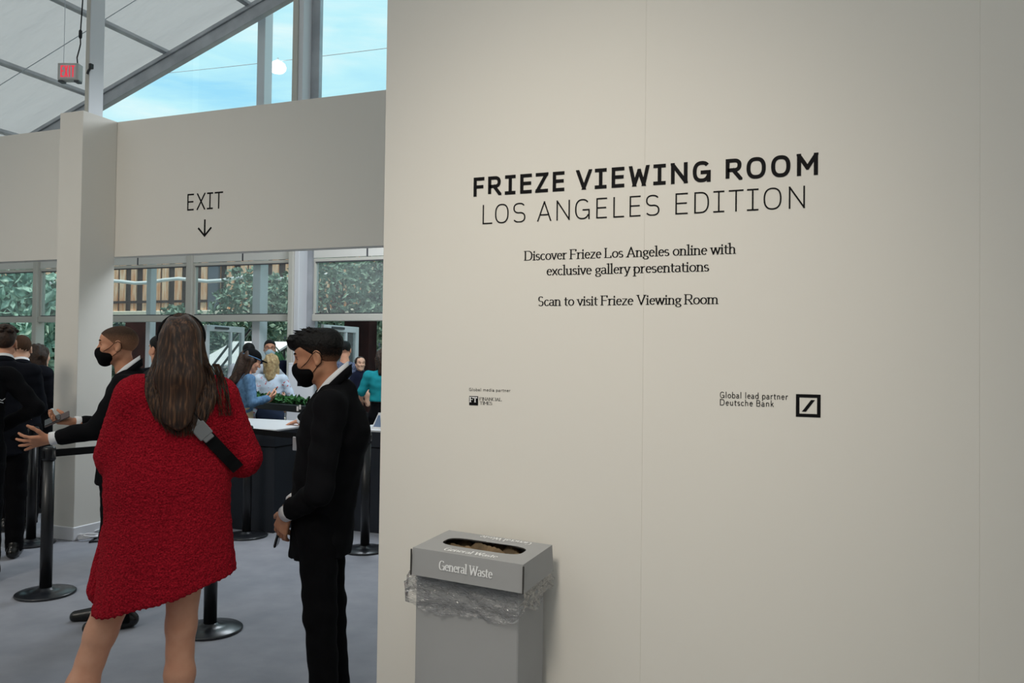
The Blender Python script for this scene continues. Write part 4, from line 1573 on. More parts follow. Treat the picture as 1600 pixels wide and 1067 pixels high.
class Field:
    def __init__(s, lo, hi, h, fine=()):
        s.ax = []
        for k in range(3):
            t, x = [], lo[k]
            while x < hi[k]:
                t.append(x)
                hh = h
                for (a, c, fh) in fine:
                    if a[k] - h <= x <= c[k]:
                        hh = min(hh, fh)
                x += hh
            t.append(x)
            s.ax.append(np.array(t))
        s.D = np.full([len(a) for a in s.ax], 1.0, np.float32)

    def sub(s, lo, hi):
        sl = []
        for k in range(3):
            i0 = max(0, int(np.searchsorted(s.ax[k], lo[k])) - 1)
            i1 = min(len(s.ax[k]), int(np.searchsorted(s.ax[k], hi[k])) + 1)
            if i1 <= i0:
                return None
            sl.append(slice(i0, i1))
        X = s.ax[0][sl[0]][:, None, None]
        Y = s.ax[1][sl[1]][None, :, None]
        Z = s.ax[2][sl[2]][None, None, :]
        return tuple(sl), X, Y, Z

    def put(s, sl, d, k, op):
        d = d.astype(np.float32)
        o = s.D[sl]
        if op == '-':
            d = -d
        if k > 0:
            if op == '+':
                h = np.clip(0.5 + 0.5 * (o - d) / k, 0, 1)
                s.D[sl] = o + (d - o) * h - k * h * (1 - h)
            else:
                h = np.clip(0.5 - 0.5 * (o - d) / k, 0, 1)
                s.D[sl] = o + (d - o) * h + k * h * (1 - h)
        else:
            s.D[sl] = np.minimum(o, d) if op == '+' else np.maximum(o, d)

    def cap(s, a, b, ra, rb=None, k=0.02, n=None, q=1.0, op='+'):
        """tapering limb from a to b; flattened by q along direction n"""
        a, b = np.array(a, float), np.array(b, float)
        rb = ra if rb is None else rb
        m = max(ra, rb) * max(1, q) + k + 0.03
        g = s.sub(np.minimum(a, b) - m, np.maximum(a, b) + m)
        if g is None:
            return
        sl, X, Y, Z = g
        px, py, pz = X - a[0], Y - a[1], Z - a[2]
        ab = b - a
        if n is not None:
            n = np.array(n, float)
            n /= np.linalg.norm(n)
            e = 1 / q - 1
            dn = (px * n[0] + py * n[1] + pz * n[2]) * e
            px, py, pz = px + n[0] * dn, py + n[1] * dn, pz + n[2] * dn
            ab = ab + n * (ab @ n) * e
        L2 = max(1e-9, ab @ ab)
        t = np.clip((px * ab[0] + py * ab[1] + pz * ab[2]) / L2, 0, 1)
        d = np.sqrt((px - t * ab[0]) ** 2 + (py - t * ab[1]) ** 2 + (pz - t * ab[2]) ** 2) - (ra + (rb - ra) * t)
        s.put(sl, d, k, op)

    def ell(s, c, r, k=0.02, R=None, op='+'):
        """ellipsoid, radii along the rows of R"""
        c, r = np.array(c, float), np.array(r, float)
        R = np.eye(3) if R is None else np.array(R, float)
        m = r.max() + k + 0.03
        g = s.sub(c - m, c + m)
        if g is None:
            return
        sl, X, Y, Z = g
        P = [X - c[0], Y - c[1], Z - c[2]]
        q = [R[i][0] * P[0] + R[i][1] * P[1] + R[i][2] * P[2] for i in range(3)]
        k0 = np.sqrt((q[0] / r[0]) ** 2 + (q[1] / r[1]) ** 2 + (q[2] / r[2]) ** 2)
        k1 = np.sqrt((q[0] / r[0] ** 2) ** 2 + (q[1] / r[1] ** 2) ** 2 + (q[2] / r[2] ** 2) ** 2) + 1e-6
        s.put(sl, np.where(k0 < 1e-3, -r.min(), k0 * (k0 - 1) / k1), k, op)

    def plane(s, n, c, k=0.0):
        """keep only what lies where n.p < c"""
        X = s.ax[0][:, None, None]
        Y = s.ax[1][None, :, None]
        Z = s.ax[2][None, None, :]
        d = (X * n[0] + Y * n[1] + Z * n[2] - c).astype(np.float32)
        s.put((slice(None),) * 3, -d + 0 * s.D, k, '-')

    def noise(s, fn):
        X = s.ax[0][:, None, None]
        Y = s.ax[1][None, :, None]
        Z = s.ax[2][None, None, :]
        s.D += (fn(X, Y, Z) + 0 * s.D).astype(np.float32)

    def mesh(s, name, m, parent=None):
        D = s.D
        D[[0, -1]] = np.maximum(D[[0, -1]], 1e-3)
        D[:, [0, -1]] = np.maximum(D[:, [0, -1]], 1e-3)
        D[:, :, [0, -1]] = np.maximum(D[:, :, [0, -1]], 1e-3)
        S = D < 0
        nx, ny, nz = D.shape
        ncell = (nx, ny, nz)
        N = nx * ny * nz
        cid_all, pos_all, quads = [], [], []
        for k in range(3):
            lo = [slice(None)] * 3
            hi = [slice(None)] * 3
            lo[k], hi[k] = slice(0, -1), slice(1, None)
            idx = np.argwhere(S[tuple(lo)] != S[tuple(hi)])
            if len(idx) == 0:
                continue
            i2 = idx.copy()
            i2[:, k] += 1
            d0 = D[idx[:, 0], idx[:, 1], idx[:, 2]]
            d1 = D[i2[:, 0], i2[:, 1], i2[:, 2]]
            t = (d0 / (d0 - d1))[:, None]
            p0 = np.stack([s.ax[a][idx[:, a]] for a in range(3)], 1)
            p1 = np.stack([s.ax[a][i2[:, a]] for a in range(3)], 1)
            p = p0 + (p1 - p0) * t
            u, v = [(1, 2), (2, 0), (0, 1)][k]
            cs = []
            for du, dv in ((-1, -1), (0, -1), (0, 0), (-1, 0)):
                c = idx.copy()
                c[:, u] += du
                c[:, v] += dv
                ci = (c[:, 0] * ny + c[:, 1]) * nz + c[:, 2]
                cs.append(ci)
                cid_all.append(ci)
                pos_all.append(p)
            q = np.stack(cs, 1)
            ins = S[idx[:, 0], idx[:, 1], idx[:, 2]]
            q[~ins] = q[~ins][:, ::-1]
            quads.append(q)
        cid = np.concatenate(cid_all)
        pos = np.concatenate(pos_all)
        uq, inv = np.unique(cid, return_inverse=True)
        cnt = np.bincount(inv)
        Vt = np.stack([np.bincount(inv, pos[:, a]) / cnt for a in range(3)], 1)
        Q = np.searchsorted(uq, np.concatenate(quads))
        me = bpy.data.meshes.new(name)
        me.vertices.add(len(Vt))
        me.vertices.foreach_set('co', Vt.astype(np.float32).ravel())
        me.loops.add(Q.size)
        me.loops.foreach_set('vertex_index', Q.astype(np.int32).ravel())
        me.polygons.add(len(Q))
        me.polygons.foreach_set('loop_start', np.arange(0, Q.size, 4, dtype=np.int32))
        me.polygons.foreach_set('loop_total', np.full(len(Q), 4, np.int32))
        me.polygons.foreach_set('use_smooth', np.ones(len(Q), bool))
        me.update(calc_edges=True)
        me.validate()
        me.materials.append(m)
        o = bpy.data.objects.new(name, me)
        C.objects.link(o)
        if parent is not None:
            o.parent = parent
        return o


def rotmat(yaw, pitch, roll=0.0):
    """head turn (to its left), nod (down), tilt in figure coordinates; rows: left, forward, up"""
    cy, sy = math.cos(yaw), math.sin(yaw)
    F = V(cy, sy, 0)
    Lf = V(-sy, cy, 0)
    U = np.array((0, 0, 1.0))
    F2 = F * math.cos(pitch) - U * math.sin(pitch)
    U2 = U * math.cos(pitch) + F * math.sin(pitch)
    L2 = Lf * math.cos(roll) + U2 * math.sin(roll)
    U3 = U2 * math.cos(roll) - Lf * math.sin(roll)
    return np.stack((L2, F2, U3))


class Head:
    def __init__(s, c, yaw=0, pitch=0, roll=0, sc_=1.0):
        s.c = np.array(c, float)
        s.R = rotmat(yaw, pitch, roll)
        s.s = sc_

    def p(s, f, l, u):
        return s.c + s.s * (s.R[0] * l + s.R[1] * f + s.R[2] * u)

    def ell(s, F, f, l, u, rf, rl, ru, k=.02, op='+'):
        F.ell(s.p(f, l, u), np.array((rl, rf, ru)) * s.s, k, s.R, op)

    def cap(s, F, a, b, ra, rb=None, k=.015, op='+'):
        F.cap(s.p(*a), s.p(*b), ra * s.s, (rb if rb is not None else ra) * s.s, k, op=op)

    def skull(s, F, female=False):
        s.ell(F, -.016, 0, .032, .096, .074, .082, .02)
        s.ell(F, .026, 0, -.022, .066, .060, .085, .03)
        s.ell(F, .045, 0, .045, .045, .058, .040, .03)
        for sg in (-1, 1):
            s.cap(F, (.0, sg * .050, -.055), (.066, sg * .012, -.096), .020, .018, .025)
            s.ell(F, .058, sg * .036, -.022, .030, .026, .026, .02)
        s.ell(F, .074, 0, -.098, .020, .022, .018, .015)
        s.cap(F, (.083, -.030, .022), (.083, .030, .022), .011, None, .015)
        for sg in (-1, 1):
            s.ell(F, .094, sg * .031, .004, .016, .017, .012, .012, '-')
        for sg in (-1, 1):
            s.ell(F, .074, sg * .031, .003, .014, .016, .013, .004)
        s.cap(F, (.088, 0, .014), (.108, 0, -.026), .008, .0115, .010)
        s.ell(F, .112, 0, -.030, .011, .010, .009, .006)
        for sg in (-1, 1):
            s.ell(F, .099, sg * .013, -.034, .010, .008, .008, .005)
        s.cap(F, (.091, -.017, -.060), (.091, .017, -.060), .0072, None, .007)
        s.cap(F, (.088, -.014, -.070), (.088, .014, -.070), .0078, None, .006)
        for sg in (-1, 1):
            s.ell(F, -.008, sg * .076, -.004, .019, .010, .033, .006)
            s.ell(F, .001, sg * .086, -.002, .010, .007, .020, .005, '-')
            s.ell(F, -.002, sg * .081, -.031, .009, .006, .009, .006)

    def extras(s, parent, brow_m, mask=None, band=True):
        for sg in (-1, 1):
            mb = MB()
            n = 8
            mb.tube([tuple(s.p(.0935 - .010 * (i / n) ** 2 + .001, sg * (.014 + .034 * i / n), .0265 + .006 * math.sin(PI * i / n * .8))) for i in range(n + 1)], [.0022 + .0022 * math.sin(PI * (i + .6) / (n + 1.2)) for i in range(n + 1)], 6)
            mb.build('eyebrow', brow_m, parent, True)
            mb = MB()
            mb.tube([tuple(s.p(.0865 - .007 * ((i - 3) / 3) ** 2, sg * (.031 + .014 * (i - 3) / 3), .0045 + .003 * math.cos((i - 3) / 3 * 1.5))) for i in range(7)], .0016, 5)
            mb.build('eyelashes', brow_m, parent, True)
            F = Field(s.p(.08, sg * .031, .003) - .02, s.p(.08, sg * .031, .003) + .02, .0022)
            s.ell(F, .0835, sg * .031, .0025, .0052, .0075, .0048, 0)
            F.mesh('eye', M['iris'], parent)
        if mask is not None:
            c = s.p(.06, 0, -.06)
            F = Field(c - .10 * s.s, c + .10 * s.s, .0032)
            s.ell(F, .062, 0, -.060, .048, .060, .052, .02)
            s.ell(F, .100, 0, -.040, .022, .022, .030, .03)
            s.ell(F, .070, 0, -.098, .028, .032, .022, .03)
            s.ell(F, .036, 0, -.066, .040, .066, .036, .02)
            mk = F.mesh('face_mask', mask, parent)
            for sg in (-1, 1):
                mb = MB()
                mb.tube([tuple(s.p(*q)) for q in ((.070, sg * .058, -.034), (.036, sg * .074, -.014), (.006, sg * .083, .016), (-.008, sg * .086, .024), (-.024, sg * .084, .012), (-.028, sg * .082, -.012))], .0017, 5)
                mb.tube([tuple(s.p(*q)) for q in ((.048, sg * .060, -.088), (.020, sg * .070, -.062), (-.006, sg * .078, -.040), (-.022, sg * .081, -.030), (-.028, sg * .082, -.012))], .0017, 5)
                mb.build('ear_loop', mask, mk, True)

    def scalp(s, parent, m, t=.004, c=-.004, h=.0035, top=None):
        """close-cropped hair: a thin skin on the skull above the hairline"""
        q = s.p(-.016, 0, .032)
        F = Field(q - .13 * s.s, q + .13 * s.s, h)
        s.ell(F, -.016, 0, .032, .096 + t, .074 + t, .082 + t, .02)
        s.ell(F, .040, 0, .050, .048 + t, .056 + t, .038 + t, .03)
        n = s.R[2] * .75 - s.R[1] * .66
        F.plane(-n, -(n @ s.c) - c * s.s)
        return F.mesh('hair', m, parent)


def hand(F, w, d, n, side, curl=.35, spread=.12, thumb=.6, k=.008, s=1.0):
    """palm, four fingers of different lengths and a thumb; d to the fingertips, n out of the palm"""
    w = np.array(w, float)
    d = np.array(d, float) / np.linalg.norm(d)
    n = np.array(n, float)
    n -= d * (n @ d)
    n /= np.linalg.norm(n)
    t = np.cross(d, n) * (-1 if side > 0 else 1)
    curls = curl if isinstance(curl, (list, tuple)) else [curl] * 4
    offs = (.030, .0095, -.0115, -.031)
    lens = (.072, .080, .074, .058)
    kn = [w + s * (d * (.090 - .004 * abs(i - 1.2)) + t * o) for i, o in enumerate(offs)]
    for p_ in kn:
        F.cap(w + s * (d * .012 + t * ((p_ - w) @ t) / s * .62), p_, .0135 * s, .0115 * s, .012)
    F.cap(w - d * .03 * s, w + d * .02 * s, .026 * s, .024 * s, .015, n, .75)
    for i in range(4):
        p_ = kn[i]
        a = curls[i]
        dd = d + t * spread * (1.2 - i) * .8
        dd /= np.linalg.norm(dd)
        ang = a * .7
        for j, fr in enumerate((.45, .30, .25)):
            e = dd * math.cos(ang) + n * math.sin(ang)
            q = p_ + e * lens[i] * fr * s
            F.cap(p_, q, (.0092 - .0008 * j) * s, (.0086 - .0009 * j) * s, .004)
            p_ = q
            ang += a * (1.0 if j == 0 else .8)
    p_ = w + s * (d * .022 + t * .024)
    e = d * .62 + t * thumb + n * .28
    for j, ln in enumerate((.044, .034, .027)):
        e /= np.linalg.norm(e)
        q = p_ + e * ln * s
        F.cap(p_, q, (.0135, .0105, .0095)[j] * s, (.0108, .0096, .0078)[j] * s, .007)
        p_ = q
        e = e + d * .30 + n * .12


def ring(parent, name, m, c, rx, ry, h, tilt, gap=0.0, th=.004, flare=.0, gap_at=0.0, dip=0.0):
    """a standing band of cloth round the neck: c centre, rx to the sides, ry front-back, open at the front by gap"""
    mb = MB()
    n = 40
    for i in range(n + 1):
        a = gap / 2 + (2 * PI - gap) * i / n + gap_at
        ca, sa = math.cos(a), math.sin(a)
        for j, (o, z) in enumerate(((0, 0), (flare, h), (flare + th, h), (th, 0))):
            f, l = (ry + o) * ca, (rx + o) * sa
            mb.v.append(tuple(np.array(c) + V(f, l, z - tilt * f - dip * max(0, ca) ** 2)))
    for i in range(n):
        for j in range(4):
            a0, a1 = i * 4 + j, i * 4 + (j + 1) % 4
            mb.f.append((a0, a1, a1 + 4, a0 + 4))
    mb.f.append((0, 3, 2, 1))
    mb.f.append((n * 4, n * 4 + 1, n * 4 + 2, n * 4 + 3))
    return mb.build(name, m, parent, True)


def wrinkle(a, seed=0.0):
    return lambda X, Y, Z: a * (np.sin(Z * 38 + X * 21 + 3 * np.sin(Y * 17 + seed)) * np.sin(X * 29 - Z * 13 + seed) + .6 * np.sin(Z * 71 + Y * 33 + seed))


def shoe(parent, ank, d, m, h=.006, lift=0.0, name='shoe'):
    """low leather shoe under an ankle, pointing along d"""
    d = np.array((d[0], d[1], 0.0))
    d /= np.linalg.norm(d)
    a = np.array((ank[0], ank[1], lift))
    F = Field(a - (.26, .26, .02), a + (.26, .26, .17), h)
    F.cap(a - d * .055 + (0, 0, .045), a + d * .02 + (0, 0, .045), .042, .042, .02)
    F.cap(a + d * .02 + (0, 0, .040), a + d * .165 + (0, 0, .026), .044, .034, .03)
    F.cap(a + d * -.03 + (0, 0, .05), a + d * -.02 + (0, 0, .10), .042, .046, .02)
    F.plane((0, 0, -1), -(lift + .004))
    o = F.mesh(name, m, parent)
    return o


def person(label, loc, phi, sk, hd, arms, legs, skin, res=.008, group=None, head_sc=1.0, bare_legs=False, female=False, fine_hands=True):
    """root and body; phi: world heading of the figure in degrees; all joints as V(...) points"""
    root = empty('person', loc, math.radians(phi + 90))
    tag(root, label, 'person', group)
    lo = np.array((-.30, -.32, 0.0))
    hi = np.array((.30, .32, 0.0))
    pts = [hd.c] + list(sk.values())
    for a in arms.values():
        pts += [np.array(a['el']), np.array(a['wr']), np.array(a['wr']) + .2 * np.array(a['hd']) / np.linalg.norm(a['hd'])]
    for l in legs.values():
        pts += [np.array(q) for q in l]
    P = np.stack(pts)
    lo = np.minimum(lo, P.min(0) - .12)
    hi = np.maximum(hi, P.max(0) + .17)
    lo[2] = -.02
    fine = [(hd.c - .14, hd.c + .14, min(res, .0042))]
    if fine_hands:
        for a in arms.values():
            w = np.array(a['wr'])
            e = w + .2 * np.array(a['hd']) / np.linalg.norm(a['hd'])
            fine.append((np.minimum(w, e) - .06, np.maximum(w, e) + .06, min(res, .0040)))
    F = Field(lo, hi, res, fine)
    nf = (0, 1, 0)
    pel, che, nk = sk['pelvis'], sk['chest'], sk['neck']
    F.cap(pel, (pel + che) / 2, .115, .105, .04, nf, .72)
    F.cap((pel + che) / 2, che, .105, .125, .04, nf, .68)
    F.cap(che, nk, .10, .055, .05, nf, .75)
    F.cap(sk['shL'], sk['shR'], .045, .045, .05)
    F.cap(nk - (nk - hd.c) * 0 - np.array((0, 0, .04)), hd.p(-.022, 0, -.055), .058 if not female else .048, .052 if not female else .044, .03)
    hd.skull(F, female)
    for sd, a in arms.items():
        sh = sk['sh' + sd]
        F.cap(sh, a['el'], .044, .036, .03)
        F.cap(a['el'], a['wr'], .036, .025, .02)
        hand(F, a['wr'], a['hd'], a['hn'], 1 if sd == 'L' else -1, a.get('curl', .35), a.get('spread', .12), a.get('thumb', .6), s=a.get('s', 1.0))
    for sd, (hp, kn, an) in legs.items():
        hp, kn, an = np.array(hp), np.array(kn), np.array(an)
        if bare_legs:
            F.cap(hp, kn + (hp - kn) * .12, .083, .053, .04)
            F.cap(kn + (hp - kn) * .14, kn - (kn - an) * .10, .052, .046, .03)
            mid = kn + (an - kn) * .30 - V(.012, 0, 0)
            F.cap(kn + (an - kn) * .06, mid, .044, .053, .03)
            F.cap(mid, an, .052, .033, .03)
        else:
            F.cap(hp, kn, .075, .048, .03)
            F.cap(kn, an, .046, .034, .03)
        f = V(1, 0, 0)
        F.cap(an - (0, 0, an[2] * .45), an + f * .12 - (0, 0, an[2] * .62), .033, .024, .02)
    F.mesh('body', skin, root)
    return root


def suit(root, sk, arms, legs, hem, m, mt, res=.010, sq=.70, chest_r=.178, hem_r=.185, seed=0.0, belly=0.0, cuff=True, open_back=True, collar=True, neck_c=None, tilt=.55, wide=1.0):
    """jacket, trousers, shirt collar and cuffs on the same joints"""
    pel, che, nk = sk['pelvis'], sk['chest'], sk['neck']
    P = np.stack([np.array(a['el']) for a in arms.values()] + [np.array(a['wr']) for a in arms.values()] + [sk['shL'], sk['shR'], pel])
    lo = np.minimum(P.min(0) - .10, pel - .26)
    hi = np.maximum(P.max(0) + .12, pel + .26)
    lo[2], hi[2] = hem - .06, nk[2] + .10
    lo[2] = min(lo[2], P[:, 2].min() - .09)
    F = Field(lo, hi, res)
    nf = (0, 1, 0)
    base = np.array((pel[0], pel[1], hem - .03))
    waist = pel * .35 + che * .65
    waist = pel + (che - pel) * .42
    F.cap(base, waist, hem_r, .160, .03, nf, sq)
    F.cap(waist, che, .160, chest_r, .03, nf, sq)
    F.plane((0, 0, -1), -hem)
    F.cap(che, nk - (0, 0, .035), chest_r * .80, .075, .06, nf, sq + .06)
    F.cap(sk['shL'] - (0, 0, .005), sk['shR'] - (0, 0, .005), .056, .056, .05)
    for sd, a in arms.items():
        sh = sk['sh' + sd]
        F.cap(sh, a['el'], .067, .056, .035)
        w = np.array(a['wr'])
        e = np.array(a['el'])
        F.cap(e, w - (w - e) / np.linalg.norm(w - e) * .057, .056, .046, .02)
    for g in ('L', 'R'):
        F.cap(nk + V(-.035, 0, -.030), sk['sh' + g] * .75 + nk * .25 - (0, 0, .01), .062, .055, .04)
    F.noise(wrinkle(.0035, seed))
    F.mesh('jacket', m, root)
    if cuff:
        for sd, a in arms.items():
            w, e = np.array(a['wr']), np.array(a['el'])
            u = (w - e) / np.linalg.norm(w - e)
            mb = MB()
            mb.tube([tuple(w - u * .06), tuple(w + u * .002)], [.0365, .036], 20)
            mb.build('shirt_cuff', M['shirt'], root, True)
    c = np.array(neck_c) if neck_c is not None else nk + V(.004, 0, .004)
    if collar:
        ring(root, 'shirt_collar', M['shirt'], c - (0, 0, .005), .066, .070, .052, tilt, .35, .004, -.004, dip=.02)
        ring(root, 'jacket_collar', m, c - (0, 0, .030), .073, .077, .046, tilt + .06, .9, .010, -.003, dip=.04)
    trousers(root, legs, pel, mt, res, seed, wide)


def trousers(root, legs, pel, mt, res=.010, seed=0.0, wide=1.0, top=.10, name='trousers'):
    P = np.stack([np.array(q) for l in legs.values() for q in l] + [pel])
    lo, hi = P.min(0) - .17, P.max(0) + .17
    lo[2] = .02
    hi[2] = pel[2] + top + .03
    F = Field(lo, hi, res)
    F.cap(pel + (0, 0, top), pel - (0, 0, .02), .145, .155, .03, (0, 1, 0), .75)
    for sd, (hp, kn, an) in legs.items():
        hp, kn, an = np.array(hp), np.array(kn), np.array(an)
        F.cap(hp, kn, .098 * wide, .072 * wide, .03)
        F.cap(kn, an - (0, 0, .04), .072 * wide, .062 * wide, .03)
    F.plane((0, 0, -1), -(min(l[2][2] for l in legs.values()) - .045))
    F.noise(wrinkle(.0025, seed + 2))
    F.mesh(name, mt, root)


def stand(H=1.75, lean=0.0, twist=0.0, w=.19, stance=.10, knee_f=.02):
    """relaxed standing joints for a figure of height H"""
    k = H / 1.75
    sk = {'pelvis': V(0, 0, .95 * k), 'chest': V(lean * .6, 0, 1.30 * k), 'neck': V(lean, 0, 1.475 * k),
          'shL': V(lean * .9, w * k, 1.415 * k), 'shR': V(lean * .9, -w * k, 1.415 * k)}
    legs = {s_: (V(0, g * .088 * k, .90 * k), V(knee_f, g * stance, .50 * k), V(-.01, g * stance, .09)) for s_, g in (('L', 1), ('R', -1))}
    return sk, legs


def arm_down(sd, sk, f_el=-.03, f_wr=.06, out=.05):
    g = 1 if sd == 'L' else -1
    sh = sk['sh' + sd]
    el = sh + V(f_el, g * out, -.29)
    wr = sh + V(f_wr, g * (out + .01), -.53)
    return {'el': el, 'wr': wr, 'hd': V(.15, 0, -1), 'hn': V(0, -g, 0), 'curl': .45}


# ------------------------------------------------------------------ the woman in the red knit
def knit_mat():
    m = bpy.data.materials.new('red_boucle_knit')
    m.use_nodes = True
    nt = m.node_tree
    N, L = nt.nodes, nt.links
    b = N['Principled BSDF']
    b.inputs['Roughness'].default_value = 0.95
    b.inputs['Specular IOR Level'].default_value = 0.08
    b.inputs['Sheen Weight'].default_value = 0.18
    b.inputs['Sheen Tint'].default_value = rgb(230, 90, 90)
    tc = N.new('ShaderNodeTexCoord')
    n1 = N.new('ShaderNodeTexNoise')
    n1.inputs['Scale'].default_value = 170
    n1.inputs['Detail'].default_value = 4
    cr = N.new('ShaderNodeValToRGB')
    e = cr.color_ramp.elements
    e[0].position, e[0].color = .30, rgb(132, 12, 28)
    e[1].position, e[1].color = .72, rgb(204, 36, 54)
    vo = N.new('ShaderNodeTexVoronoi')
    vo.inputs['Scale'].default_value = 120
    mx = N.new('ShaderNodeMath')
    mx.operation = 'MULTIPLY_ADD'
    mx.inputs[1].default_value = .8
    bp = N.new('ShaderNodeBump')
    bp.inputs['Strength'].default_value = .85
    bp.inputs['Distance'].default_value = .008
    L.new(tc.outputs['Object'], n1.inputs['Vector'])
    L.new(tc.outputs['Object'], vo.inputs['Vector'])
    L.new(n1.outputs['Fac'], cr.inputs['Fac'])
    L.new(cr.outputs['Color'], b.inputs['Base Color'])
    L.new(vo.outputs['Distance'], mx.inputs[0])
    L.new(n1.outputs['Fac'], mx.inputs[2])
    L.new(mx.outputs[0], bp.inputs['Height'])
    L.new(bp.outputs['Normal'], b.inputs['Normal'])
    return m


def strand_mat():
    m = bpy.data.materials.new('long_brown_hair')
    m.use_nodes = True
    nt = m.node_tree
    N, L = nt.nodes, nt.links
    b = N['Principled BSDF']
    b.inputs['Roughness'].default_value = 0.42
    b.inputs['Specular IOR Level'].default_value = 0.35
    tc = N.new('ShaderNodeTexCoord')
    mp = N.new('ShaderNodeMapping')
    mp.inputs['Scale'].default_value = (1, 1, .03)
    nz = N.new('ShaderNodeTexNoise')
    nz.inputs['Scale'].default_value = 130
    nz.inputs['Detail'].default_value = 4
    cr = N.new('ShaderNodeValToRGB')
    e = cr.color_ramp.elements
    e[0].position, e[0].color = .30, rgb(34, 24, 19)
    e[1].position, e[1].color = .74, rgb(122, 86, 60)
    k_ = e.new(.52)
    k_.color = rgb(62, 42, 31)
    L.new(tc.outputs['Object'], mp.inputs['Vector'])
    L.new(mp.outputs['Vector'], nz.inputs['Vector'])
    L.new(nz.outputs['Fac'], cr.inputs['Fac'])
    L.new(cr.outputs['Color'], b.inputs['Base Color'])
    return m


M['knit'] = knit_mat()
M['strand'] = strand_mat()


def ray_surface(F, x, z):
    """backmost point of a volume at figure x, z"""
    i = int(np.clip(np.searchsorted(F.ax[0], x), 1, len(F.ax[0]) - 1))
    k = int(np.clip(np.searchsorted(F.ax[2], z), 1, len(F.ax[2]) - 1))
    col = F.D[i, :, k]
    ins = np.nonzero(col < 0)[0]
    if len(ins) == 0:
        return None
    j = ins[-1]
    if j + 1 >= len(col):
        return F.ax[1][j]
    t = col[j] / (col[j] - col[j + 1])
    return F.ax[1][j] + t * (F.ax[1][j + 1] - F.ax[1][j])


